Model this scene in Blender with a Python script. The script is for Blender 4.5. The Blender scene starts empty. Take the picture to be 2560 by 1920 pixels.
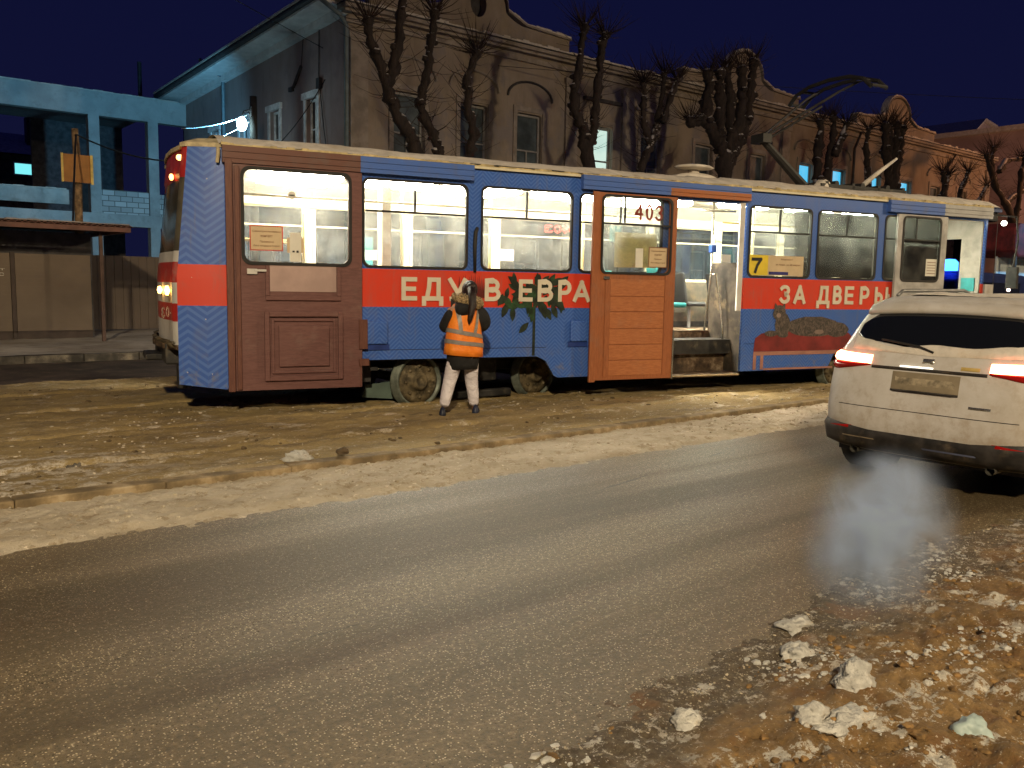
import bpy, bmesh, math, random
import numpy as np
from mathutils import Vector, Matrix
R=math.radians
sc=bpy.context.scene
# ------------------------------------------------------------------ camera
cam=bpy.data.cameras.new('camera'); co=bpy.data.objects.new('camera',cam); sc.collection.objects.link(co)
PITCH,ROLL,YAW=6.562,1.0569,38.9386
def _cam():
    cp,sp=math.cos(R(PITCH)),math.sin(R(PITCH)); fw=Vector((0,cp,-sp)); up=Vector((0,sp,cp)); rt=Vector((1,0,0))
    cr,sr=math.cos(R(ROLL)),math.sin(R(ROLL)); r2=cr*rt+sr*up; u2=-sr*rt+cr*up
    m=Matrix((r2,u2,-fw)).transposed(); return (Matrix.Rotation(R(-YAW),3,'Z')@m).to_4x4()
co.matrix_world=Matrix.Translation((0,0,1.6))@_cam()
cam.sensor_width=36; cam.lens=36*2167.8/2560; cam.clip_end=600; cam.clip_start=.05
sc.camera=co
# ------------------------------------------------------------------ world, exposure
w=bpy.data.worlds.new('World'); sc.world=w; w.use_nodes=True
nt=w.node_tree; bg=nt.nodes['Background']
tc=nt.nodes.new('ShaderNodeTexCoord'); sx=nt.nodes.new('ShaderNodeSeparateXYZ'); nt.links.new(tc.outputs['Generated'],sx.inputs[0])
cr_=nt.nodes.new('ShaderNodeValToRGB'); nt.links.new(sx.outputs[2],cr_.inputs[0])
cr_.color_ramp.elements[0].position=0; cr_.color_ramp.elements[0].color=(.0058,.0068,.031,1)
cr_.color_ramp.elements[1].position=.6; cr_.color_ramp.elements[1].color=(.0028,.0036,.028,1)
nt.links.new(cr_.outputs[0],bg.inputs[0]); bg.inputs[1].default_value=1.0
vs=sc.view_settings; vs.view_transform='Standard'; vs.look='None'; vs.exposure=0; vs.gamma=1; vs.use_curve_mapping=False
sc.render.engine='CYCLES'; cy=sc.cycles
cy.max_bounces=6; cy.diffuse_bounces=3; cy.glossy_bounces=3; cy.transparent_max_bounces=16; cy.transmission_bounces=4; cy.volume_bounces=1
cy.sample_clamp_indirect=3; cy.sample_clamp_direct=0; cy.caustics_reflective=False; cy.caustics_refractive=False
cy.use_denoising=True
# ------------------------------------------------------------------ material helpers
def nd(nt,t,**k):
    n=nt.nodes.new('ShaderNode'+t)
    for a,b in k.items(): setattr(n,a,b)
    return n
class G:
    def __init__(s,name):
        s.m=bpy.data.materials.new(name); s.m.use_nodes=True; s.t=s.m.node_tree; s.b=s.t.nodes['Principled BSDF']; s.out=s.t.nodes['Material Output']
        s.tc=nd(s.t,'TexCoord'); s._sep=None
    def ln(s,a,b): s.t.links.new(a,b)
    @property
    def obj(s): return s.tc.outputs['Object']
    def sep(s):
        if not s._sep: s._sep=nd(s.t,'SeparateXYZ'); s.ln(s.obj,s._sep.inputs[0])
        return s._sep.outputs
    def put(s,i,v):
        if isinstance(v,(int,float)): i.default_value=v
        elif isinstance(v,(tuple,list)): i.default_value=tuple(v)+((1,) if len(v)==3 and len(i.default_value)==4 else ())
        else: s.ln(v,i)
    def math(s,op,a,b=0,c=0):
        n=nd(s.t,'Math',operation=op)
        for i,v in zip(n.inputs,(a,b,c)): s.put(i,v)
        return n.outputs[0]
    def mix(s,f,a,b):
        n=nd(s.t,'Mix',data_type='RGBA'); s.put(n.inputs[0],f); s.put(n.inputs[6],a); s.put(n.inputs[7],b); return n.outputs[2]
    def scale(s,v,sc3):
        n=nd(s.t,'Mapping'); s.ln(v,n.inputs[0]); n.inputs['Scale'].default_value=sc3; return n.outputs[0]
    def noise(s,scale,detail=3,rough=.55,vec=None,dist=0):
        n=nd(s.t,'TexNoise'); s.ln(vec or s.obj,n.inputs['Vector']); n.inputs['Scale'].default_value=scale; n.inputs['Detail'].default_value=detail; n.inputs['Roughness'].default_value=rough; n.inputs['Distortion'].default_value=dist
        return n.outputs[0]
    def ramp(s,v,lo,hi,smooth=True):
        n=nd(s.t,'MapRange'); 
        if smooth: n.interpolation_type='SMOOTHSTEP'
        s.ln(v,n.inputs[0]); n.inputs[1].default_value=lo; n.inputs[2].default_value=hi; return n.outputs[0]
    def bump(s,h,strength=.3,dist=.02):
        n=nd(s.t,'Bump'); s.ln(h,n.inputs['Height']); n.inputs['Strength'].default_value=strength; n.inputs['Distance'].default_value=dist; s.ln(n.outputs[0],s.b.inputs['Normal'])
    def col(s,v): s.put(s.b.inputs['Base Color'],v)
    def rough(s,v): s.put(s.b.inputs['Roughness'],v)
def M(name,col,rough=.7,metal=0,var=.15,vs=4,bump=0,bs=30,dirt=None,spec=.4):
    g=G(name); c2=tuple(max(0,c*(1-var*2)) for c in col); c3=tuple(min(1,c*(1+var)) for c in col)
    n=g.noise(vs,5,.6); v=g.mix(g.ramp(n,.3,.7),c2,c3)
    if dirt:
        dc,ds,lo,hi=dirt; v=g.mix(g.ramp(g.noise(ds,6,.65),lo,hi),v,dc)
    g.col(v); g.rough(rough); g.b.inputs['Metallic'].default_value=metal; g.b.inputs['Specular IOR Level'].default_value=spec
    if bump: g.bump(g.noise(bs,4,.6),bump,.02)
    return g.m
def EM(name,col,s,base=(.5,.5,.5)):
    g=G(name); g.col(base); g.put(g.b.inputs['Emission Color'],col); g.b.inputs['Emission Strength'].default_value=s; return g.m
# materials
def tram_wrap(name,P,q,xo=0):
    g=G(name); x,y,z=g.sep(); 
    t=g.math('MULTIPLY',g.math('ABSOLUTE',g.math('SUBTRACT',g.math('FRACT',g.math('DIVIDE',g.math('ADD',x,xo),P)),.5)),P*(.75 if P>.3 else .95))
    v=g.math('FRACT',g.math('DIVIDE',g.math('ADD',z,t),q))
    st=g.ramp(g.math('ABSOLUTE',g.math('SUBTRACT',v,.5)),.22,.34)
    blue=g.mix(st,(.030,.098,.40),(.064,.155,.47))
    red=(.62,.045,.018)
    band=g.math('MULTIPLY',g.math('GREATER_THAN',z,1.30),g.math('LESS_THAN',z,1.755))
    c=g.mix(band,blue,red)
    gd=g.ramp(g.noise(2.2,7,.7),.48,.85); c=g.mix(g.math('MULTIPLY',gd,.45),c,(.16,.15,.13))
    low=g.math('MULTIPLY',g.ramp(g.noise(9,6,.7),.5,.72),g.math('SUBTRACT',1,g.ramp(z,.3,.95))); c=g.mix(g.math('MULTIPLY',low,.75),c,(.20,.18,.14)); stk=g.ramp(g.noise(4,6,.7,g.scale(g.obj,(3,3,.3))),.52,.72); c=g.mix(g.math('MULTIPLY',stk,.35),c,(.17,.16,.14)); fl=g.ramp(g.noise(17,3,.6),.73,.76); c=g.mix(fl,c,(.55,.54,.5))
    g.col(c); g.rough(.42); g.bump(g.noise(3,2),.12,.02); return g.m
MWRAP=tram_wrap('tram_wrap',.27,.052); MTAIL=tram_wrap('tram_wrap_tail',.40,.085,.20)
def eave_mat():
    g=G('eave_wrap'); x,y,z=g.sep()
    br=g.math('LESS_THAN',x,1.52)
    orr=g.math('MULTIPLY',g.math('GREATER_THAN',x,5.92),g.math('MULTIPLY',g.math('LESS_THAN',x,7.36),g.math('LESS_THAN',z,2.965)))
    gr=g.math('GREATER_THAN',x,11.45)
    c=g.mix(br,(.055,.13,.42),(.13,.055,.04)); c=g.mix(orr,c,(.36,.11,.03)); c=g.mix(gr,c,(.36,.36,.36))
    c=g.mix(g.math('MULTIPLY',g.ramp(g.noise(5,6,.7),.45,.8),.5),c,(.12,.11,.1)); g.col(c); g.rough(.5); return g.m
MEAVE=eave_mat()
def wood(name,c1,c2,sc3,ns=9):
    g=G(name); v=g.scale(g.obj,sc3); n=g.noise(ns,6,.65,v,.6); c=g.mix(g.ramp(n,.3,.7),c1,c2)
    c=g.mix(g.math('MULTIPLY',g.ramp(g.noise(3,6,.7),.52,.8),.4),c,(.2,.16,.13)); g.col(c); g.rough(.5); g.bump(n,.15,.01); return g.m
MBROWN=wood('brown_panel_film',(.115,.048,.042),(.165,.075,.066),(1,1,6)); MBROWN2=wood('brown_frame_film',(.10,.035,.025),(.15,.06,.04),(6,6,1))
MORANGE=wood('orange_plank_film',(.33,.105,.035),(.45,.165,.06),(1.2,1,7)); MORANGE2=wood('orange_frame_film',(.26,.08,.028),(.36,.12,.042),(7,7,1))
MPALE=M('pale_door_field',(.42,.30,.27),.5,var=.08,vs=3)
MWHITE=M('white_paint',(.62,.6,.56),.4,var=.08,vs=2,dirt=((.3,.25,.2),3,.5,.85))
MREDP=M('red_paint',(.45,.03,.025),.4,var=.1,dirt=((.4,.3,.25),5,.5,.9))
MTEXT=M('cream_lettering',(.66,.60,.48),.45,var=.06,vs=3)
MRUB=M('black_rubber',(.018,.017,.016),.6)
MCREAM=M('cream_interior',(.66,.60,.42),.5,var=.06)
MCEIL=M('white_ceiling',(.78,.74,.62),.6,var=.04)
MGREY=M('grey_metal',(.19,.19,.19),.45,metal=.4,var=.2)
MDARK=M('dark_steel',(.022,.021,.02),.65,var=.4,dirt=((.10,.085,.06),7,.5,.8))
MDIRTY=M('muddy_metal',(.11,.085,.045),.75,var=.4,vs=7,bump=.5,bs=25,dirt=((.24,.2,.13),10,.5,.75))
MTREAD=M('worn_steel_rim',(.13,.15,.125),.5,metal=.3,var=.25,vs=8)
MTEAL=M('teal_vinyl',(.02,.22,.23),.5); MSEATD=M('black_seat_vinyl',(.015,.016,.018),.5)
MFLOOR=M('worn_floor',(.11,.07,.04),.7,var=.4,vs=6,dirt=((.32,.26,.18),6,.5,.75))
MPART=M('grey_brown_partition',(.10,.09,.07),.55,var=.2,dirt=((.2,.13,.06),4,.5,.75))
MYEL=M('yellow_pole',(.70,.55,.20),.35); MCHROME=M('bright_steel',(.6,.58,.5),.25,metal=.9)
MLIGHTR=EM('bright_saloon_lamp',(1,.91,.74),95,(.8,.8,.8)); MLIGHTF=EM('dim_saloon_lamp',(.98,1,.78),230,(.8,.8,.8))
MPAPER=M('cream_paper',(.60,.47,.30),.7,var=.05); MPAPERW=M('white_paper',(.7,.68,.6),.7,var=.05); MREDL=M('red_print',(.5,.05,.03),.6)
MBROWNTXT=M('brown_print',(.22,.10,.05),.6)
MYSIGN=M('yellow_route_card',(.75,.56,.04),.6,var=.05); MNAVY=M('navy_print',(.03,.03,.18),.6)
MSNOW=M('dirty_snow',(.62,.57,.50),.75,var=.12,vs=6,bump=.5,bs=14,dirt=((.30,.22,.13),3,.5,.8))
MSNOWW=M('clean_snow',(.54,.53,.49),.75,var=.15,vs=14,bump=1,bs=45,dirt=((.35,.27,.17),12,.55,.75))
def glass(name,haze=.10,tint=(.80,.82,.80),hz=(.55,.55,.5)):
    g=G(name); nt=g.t; tr=nd(nt,'BsdfTransparent'); tr.inputs[0].default_value=(.93,.95,.94,1)
    gl=nd(nt,'BsdfGlossy'); gl.inputs['Roughness'].default_value=.04; gl.inputs[0].default_value=(1,1,1,1)
    df=nd(nt,'BsdfDiffuse'); df.inputs[0].default_value=(*hz,1); tl=nd(nt,'BsdfTranslucent'); tl.inputs[0].default_value=(*hz,1)
    ad=nd(nt,'MixShader'); ad.inputs[0].default_value=.6; g.ln(df.outputs[0],ad.inputs[1]); g.ln(tl.outputs[0],ad.inputs[2])
    x,y,z=g.sep(); n=g.noise(2.6,5,.65); f=g.math('MULTIPLY',g.ramp(n,.35,.75),haze*1.6); f=g.math('ADD',f,haze*.35)
    m1=nd(nt,'MixShader'); g.ln(f,m1.inputs[0]); g.ln(tr.outputs[0],m1.inputs[1]); g.ln(ad.outputs[0],m1.inputs[2])
    fr=nd(nt,'Fresnel'); fr.inputs[0].default_value=1.45; m2=nd(nt,'MixShader'); g.ln(fr.outputs[0],m2.inputs[0]); g.ln(m1.outputs[0],m2.inputs[1]); g.ln(gl.outputs[0],m2.inputs[2])
    g.ln(m2.outputs[0],g.out.inputs[0]); return g.m
MGLASS=glass('frosty_tram_glass',.18); MGLASSF=glass('far_tram_glass',.10,hz=(.35,.45,.55)); 
def darkglass(name,c=(.006,.007,.009)):
    g=G(name); g.col(c); g.rough(.06); g.b.inputs['Specular IOR Level'].default_value=.6; return g.m
MDGLASS=darkglass('dark_window_glass',(.012,.014,.02)); MCARGLASS=darkglass('tinted_car_glass')
# ------------------------------------------------------------------ mesh helpers
def mesh_obj(name,me,mats,parent=None,smooth=False,loc=None,bevel=0):
    o=bpy.data.objects.new(name,me); sc.collection.objects.link(o)
    for m in (mats if isinstance(mats,(list,tuple)) else [mats]): me.materials.append(m)
    if parent: o.parent=parent
    if loc: o.location=loc
    if smooth:
        for p in me.polygons: p.use_smooth=True
    if bevel:
        b=o.modifiers.new('bevel','BEVEL'); b.width=bevel; b.segments=2; b.limit_method='ANGLE'; b.angle_limit=R(40)
    return o
class B:
    def __init__(s): s.v=[]; s.f=[]; s.m=[]; s.mi=0
    def _a(s,vs,fs):
        k=len(s.v); s.v+=[tuple(v) for v in vs]; s.f+=[tuple(i+k for i in f) for f in fs]; s.m+=[s.mi]*len(fs); return s
    def mat(s,i): s.mi=i; return s
    def bx(s,x0,x1,y0,y1,z0,z1):
        return s._a([(x,y,z) for x in (x0,x1) for y in (y0,y1) for z in (z0,z1)],[(0,1,3,2),(4,6,7,5),(0,4,5,1),(2,3,7,6),(0,2,6,4),(1,5,7,3)])
    def prism(s,poly,a0,a1,axis='y'):
        n=len(poly)
        def P(u,v,a): return (u,a,v) if axis=='y' else ((a,u,v) if axis=='x' else (u,v,a))
        vs=[P(u,v,a0) for u,v in poly]+[P(u,v,a1) for u,v in poly]
        return s._a(vs,[tuple(range(n)),tuple(range(2*n-1,n-1,-1))]+[(i,(i+1)%n,n+(i+1)%n,n+i) for i in range(n)])
    def tube(s,pts,rad,n=8,jit=0,rnd=None,cap=True,sq=1):
        pts=[Vector(p) for p in pts]; 
        if not hasattr(rad,'__len__'): rad=[rad]*len(pts)
        prev=None; vs=[]
        for i,p in enumerate(pts):
            d=(pts[min(i+1,len(pts)-1)]-pts[max(i-1,0)])
            d=d.normalized() if d.length>1e-9 else Vector((0,0,1))
            if prev is None:
                u=d.orthogonal().normalized()
            else:
                u=(prev-d*prev.dot(d)); u=u.normalized() if u.length>1e-6 else d.orthogonal().normalized()
            prev=u; w_=d.cross(u)
            for k in range(n):
                a=2*math.pi*k/n; r=rad[i]*(1+(rnd.uniform(-jit,jit) if jit else 0))
                vs.append(p+u*math.cos(a)*r+w_*math.sin(a)*r*sq)
        fs=[(i*n+k,i*n+(k+1)%n,(i+1)*n+(k+1)%n,(i+1)*n+k) for i in range(len(pts)-1) for k in range(n)]
        if cap: fs+=[tuple(range(n-1,-1,-1)),tuple((len(pts)-1)*n+k for k in range(n))]
        return s._a(vs,fs)
    def loft(s,rings,cap=True,close=True):
        n=len(rings[0]); vs=[p for r in rings for p in r]; m=n if close else n-1
        fs=[(i*n+k,i*n+(k+1)%n,(i+1)*n+(k+1)%n,(i+1)*n+k) for i in range(len(rings)-1) for k in range(m)]
        if cap and close: fs+=[tuple(range(n-1,-1,-1)),tuple((len(rings)-1)*n+k for k in range(n))]
        return s._a(vs,fs)
    def grid(s,fn,nu,nv):
        vs=[fn(i/nu,j/nv) for i in range(nu+1) for j in range(nv+1)]
        return s._a(vs,[(i*(nv+1)+j,(i+1)*(nv+1)+j,(i+1)*(nv+1)+j+1,i*(nv+1)+j+1) for i in range(nu) for j in range(nv)])
    def lathe(s,prof,c,axis='y',n=24):
        rings=[]
        for r,a in prof:
            ring=[]
            for k in range(n):
                t=2*math.pi*k/n; u,v=r*math.cos(t),r*math.sin(t)
                ring.append((c[0]+u,c[1]+a,c[2]+v) if axis=='y' else ((c[0]+u,c[1]+v,c[2]+a) if axis=='z' else (c[0]+a,c[1]+u,c[2]+v)))
            rings.append(ring)
        return s.loft(rings)
    def blob(s,c,r,rnd,n=8,m=6,j=.2):
        rings=[]
        for i in range(1,m):
            t=math.pi*i/m; rings.append([(c[0]+r[0]*math.sin(t)*math.cos(2*math.pi*k/n)*(1+rnd.uniform(-j,j)),c[1]+r[1]*math.sin(t)*math.sin(2*math.pi*k/n)*(1+rnd.uniform(-j,j)),c[2]-r[2]*math.cos(t)*(1+rnd.uniform(-j,j)*.5)) for k in range(n)])
        return s.loft(rings)
    def build(s,name,mats,parent=None,smooth=False,bevel=0,loc=None,recalc=True):
        me=bpy.data.meshes.new(name); me.from_pydata(s.v,[],s.f)
        for p,i in zip(me.polygons,s.m): p.material_index=i
        if recalc:
            bm=bmesh.new(); bm.from_mesh(me); bmesh.ops.recalc_face_normals(bm,faces=bm.faces); bm.to_mesh(me); bm.free()
        return mesh_obj(name,me,mats,parent,smooth,loc,bevel)
def thing(name,label,cat,loc=(0,0,0),rz=0,group=None):
    o=bpy.data.objects.new(name,None); sc.collection.objects.link(o); o.location=loc; o.rotation_euler=(0,0,rz); o.empty_display_size=.2
    o['label']=label; o['category']=cat
    if group: o['group']=group
    return o
def tag(o,label,cat,group=None):
    o['label']=label; o['category']=cat
    if group: o['group']=group
    return o
def struct(o): o['kind']='structure'; return o
def rrect(x0,x1,z0,z1,r,n=5):
    out=[]
    for cx,cz,a in ((x1-r,z1-r,0),(x0+r,z1-r,90),(x0+r,z0+r,180),(x1-r,z0+r,270)):
        for k in range(n+1): t=R(a+90*k/n); out.append((cx+r*math.cos(t),cz+r*math.sin(t)))
    return out
def plate(name,outer,holes,y0,y1,mats,parent=None,axis='y',bevel=0):
    cu=bpy.data.curves.new('tmp','CURVE'); cu.dimensions='2D'; cu.fill_mode='BOTH'; cu.extrude=abs(y1-y0)/2
    for poly in [outer]+holes:
        sp=cu.splines.new('POLY'); sp.points.add(len(poly)-1); sp.use_cyclic_u=True
        for p,q in zip(sp.points,poly): p.co=(q[0],q[1],0,1)
    ob=bpy.data.objects.new('tmp',cu); sc.collection.objects.link(ob)
    me=bpy.data.meshes.new_from_object(ob); bpy.data.objects.remove(ob); bpy.data.curves.remove(cu)
    yc=(y0+y1)/2
    for v in me.vertices:
        x,z,y=v.co
        v.co=(x,yc+y,z) if axis=='y' else (yc+y,x,z)
    bm=bmesh.new(); bm.from_mesh(me); bmesh.ops.recalc_face_normals(bm,faces=bm.faces); bm.to_mesh(me); bm.free(); me.materials.clear()
    return mesh_obj(name,me,mats,parent,bevel=bevel)
def ring(name,x0,x1,z0,z1,r,wd,y0,y1,mat,parent):
    return plate(name,rrect(x0-wd,x1+wd,z0-wd,z1+wd,r+wd*.3),[rrect(x0,x1,z0,z1,r)],y0,y1,mat,parent)
def text_bm(txt,font_h=1.0,bold=0.0,ext=.002):
    cu=bpy.data.curves.new('txt','FONT'); cu.body=txt; cu.size=font_h; cu.offset=bold; cu.extrude=ext; cu.resolution_u=4
    ob=bpy.data.objects.new('txt',cu); sc.collection.objects.link(ob)
    me=bpy.data.meshes.new_from_object(ob); bpy.data.objects.remove(ob); bpy.data.curves.remove(cu)
    vs=[tuple(v.co) for v in me.vertices]; fs=[tuple(p.vertices) for p in me.polygons]; bpy.data.meshes.remove(me)
    return vs,fs
def fit_text(b,txt,x0,x1,z0,z1,y,bold=.0,ext=.002,mirror=False):
    """text in the xz plane, facing -y, fitted to a box"""
    vs,fs=text_bm(txt,1.0,bold,ext)
    if not vs: return
    a=min(v[0] for v in vs); c=max(v[0] for v in vs); d=min(v[1] for v in vs); e=max(v[1] for v in vs)
    out=[]
    for v in vs:
        u=(v[0]-a)/(c-a); 
        if mirror: u=1-u
        out.append((x0+u*(x1-x0),y-v[2],z0+(v[1]-d)/(e-d)*(z1-z0)))
    b._a(out,fs)
def arc(cx,cy,rx,ry,a0,a1,n=10): return [(cx+rx*math.cos(R(a0+(a1-a0)*i/n)),cy+ry*math.sin(R(a0+(a1-a0)*i/n))) for i in range(n+1)]
GL={'Е':(.62,[[(0,0),(0,1)],[(0,1),(.62,1)],[(0,.5),(.56,.5)],[(0,0),(.62,0)]]),
'Д':(.86,[[(-.0,-.28),(0,0)],[(0,0),(.86,0)],[(.86,0),(.86,-.28)],[(.14,0),(.24,.55),(.27,1)],[(.27,1),(.72,1)],[(.72,1),(.72,0)]]),
'У':(.8,[[(0,1),(.42,.32)],[(.8,1),(.42,.22),(.30,.03),(.08,0)]]),
'В':(.68,[[(0,0),(0,1)],[(0,1),(.34,1)]+arc(.34,.755,.27,.245,90,-90)+[(0,.51)],[(0,.51),(.38,.51)]+arc(.38,.255,.29,.255,90,-90)+[(0,0)]]),
'Р':(.66,[[(0,0),(0,1)],[(0,1),(.36,1)]+arc(.36,.70,.30,.30,90,-90)+[(0,.40)]]),
'А':(.82,[[(0,0),(.41,1)],[(.41,1),(.82,0)],[(.14,.28),(.68,.28)]]),
'З':(.62,[arc(.27,.76,.32,.24,150,-90)+arc(.28,.26,.34,.26,90,-155)]),
'Ь':(.64,[[(0,0),(0,1)],[(0,.58),(.34,.58)]+arc(.34,.29,.29,.29,90,-90)+[(0,0)]]),
'|':(.5,[[(0,0),(0,1)],[(0,.5),(.4,.5)]]),
'4':(.66,[[(.5,0),(.5,1)],[(.5,1),(0,.35)],[(0,.35),(.66,.35)]]),'0':(.6,[arc(.3,.5,.3,.5,0,360,20)]),'3':(.6,[arc(.27,.76,.30,.24,150,-90)+arc(.28,.26,.32,.26,90,-155)]),
'7':(.62,[[(0,1),(.62,1)],[(.62,1),(.35,.5),(.22,0)]])}
def glyph(b,ch,x0,x1,z0,z1,y,th=.17,mirror=False,ext=.002):
    w_,st=GL[ch]; H=z1-z0; t=th*H; sx_=(x1-x0-t)/w_; sz=(H-t); k=0
    for pl in st:
        pts=[(x0+t/2+((w_-u) if mirror else u)*sx_,z0+t/2+v*sz) for u,v in pl]
        L=[];Rr=[]
        for i,p in enumerate(pts):
            a=pts[max(i-1,0)]; c=pts[min(i+1,len(pts)-1)]; dx,dz=c[0]-a[0],c[1]-a[1]; n=math.hypot(dx,dz) or 1; dx/=n;dz/=n
            e=(-t/2 if i==0 else (t/2 if i==len(pts)-1 else 0)); q=(p[0]+dx*e*.98,p[1]+dz*e*.98)
            if 0<i<len(pts)-1:
                d1=(p[0]-a[0],p[1]-a[1]); d2=(c[0]-p[0],c[1]-p[1]); n1=math.hypot(*d1) or 1; n2=math.hypot(*d2) or 1; co_=max(.35,((d1[0]*d2[0]+d1[1]*d2[1])/(n1*n2)+1)/2)**.5
            else: co_=1
            L.append((q[0]-dz*t/2/co_,q[1]+dx*t/2/co_)); Rr.append((q[0]+dz*t/2/co_,q[1]-dx*t/2/co_))
        yy=y-ext-k*.0004; k+=1
        for i in range(len(pts)-1):
            b._a([(L[i][0],yy,L[i][1]),(L[i+1][0],yy,L[i+1][1]),(Rr[i+1][0],yy,Rr[i+1][1]),(Rr[i][0],yy,Rr[i][1]),(L[i][0],y,L[i][1]),(L[i+1][0],y,L[i+1][1]),(Rr[i+1][0],y,Rr[i+1][1]),(Rr[i][0],y,Rr[i][1])],[(0,1,2,3),(0,4,5,1),(2,6,7,3),(0,3,7,4),(1,5,6,2)])
def vnoise(x,y,seed=0):
    xi=np.floor(x).astype(np.int64); yi=np.floor(y).astype(np.int64); fx=x-xi; fy=y-yi; fx=fx*fx*(3-2*fx); fy=fy*fy*(3-2*fy)
    def h(a,b):
        n=(a*374761393+b*668265263+seed*974711)&0xffffffff; n=((n^(n>>13))*1274126177)&0xffffffff; return ((n^(n>>16))&0xffff)/65535.0
    return (h(xi,yi)*(1-fx)+h(xi+1,yi)*fx)*(1-fy)+(h(xi,yi+1)*(1-fx)+h(xi+1,yi+1)*fx)*fy
def fbm(x,y,f,o=4,seed=0,g=.5):
    a=1;s=0;t=0
    for k in range(o): s=s+a*vnoise(x*f,y*f,seed+k); t+=a; a*=g; f*=2.03
    return s/t
def hgrid(name,x0,x1,y0,y1,st,fn,mat,parent=None):
    nx=int((x1-x0)/st)+1; ny=int((y1-y0)/st)+1
    X,Y=np.meshgrid(np.linspace(x0,x1,nx),np.linspace(y0,y1,ny),indexing='ij'); Z=fn(X,Y)
    V=np.stack([X.ravel(),Y.ravel(),Z.ravel()],1); I=np.arange(nx*ny).reshape(nx,ny)
    F=np.stack([I[:-1,:-1].ravel(),I[1:,:-1].ravel(),I[1:,1:].ravel(),I[:-1,1:].ravel()],1)
    me=bpy.data.meshes.new(name); me.vertices.add(len(V)); me.vertices.foreach_set('co',V.ravel()); me.loops.add(F.size); me.loops.foreach_set('vertex_index',F.ravel().astype(np.int32))
    me.polygons.add(len(F)); me.polygons.foreach_set('loop_start',np.arange(0,F.size,4,dtype=np.int32)); me.polygons.foreach_set('loop_total',np.full(len(F),4,dtype=np.int32)); me.update(); me.validate()
    return mesh_obj(name,me,mat,parent,smooth=True)
# ------------------------------------------------------------------ street lamps of the place (out of frame, behind and beside the viewer)
def street_lamp(loc,aim,col,power,label,h,parent_pole=True,spot=None,size=.45,blend=.6):
    t=thing('street_lamp',label,'street lamp',loc)
    if parent_pole:
        B().tube([(0,0,0),(0,0,h-.3),(0,.25,h),(0,1.2,h+.1)],[.11,.08,.06,.05]).build('pole',MGREY,t,True)
        B().bx(-.16,.16,1.1,1.8,h+.02,h+.16).build('lamp_head',MGREY,t,bevel=.03)
        B().bx(-.13,.13,1.15,1.75,h-.02,h+.015).build('lamp_glass',EM('sodium_glass',col,8),t)
    l=bpy.data.lights.new('lamp_light','SPOT' if spot else 'POINT'); l.energy=power; l.color=col; l.shadow_soft_size=size
    lo=bpy.data.objects.new('lamp_light',l); sc.collection.objects.link(lo); lo.parent=t; lo.location=(0,1.45,h-.25) if parent_pole else (0,0,h)
    if spot:
        l.spot_size=R(spot); l.spot_blend=blend; d=Vector(aim)-(Vector(loc)+Vector(lo.location)); lo.rotation_euler=d.to_track_quat('-Z','Y').to_euler()
    return t
WARM=(1,.80,.52)
street_lamp((-7.8,-11.45,0),(-7.8,-10,0),WARM,22000,'tall street lamp behind the viewer lighting the tram side',11.75,spot=180,blend=.24)
street_lamp((57,12.5,0),(55,26,6),(1,.42,.16),2600,'orange street lamp beside the far end of the long facade',9.3,spot=150)
street_lamp((23,-6,0),None,(1,.78,.48),7000,'street lamp on the near pavement past the white car',9.3)
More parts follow.
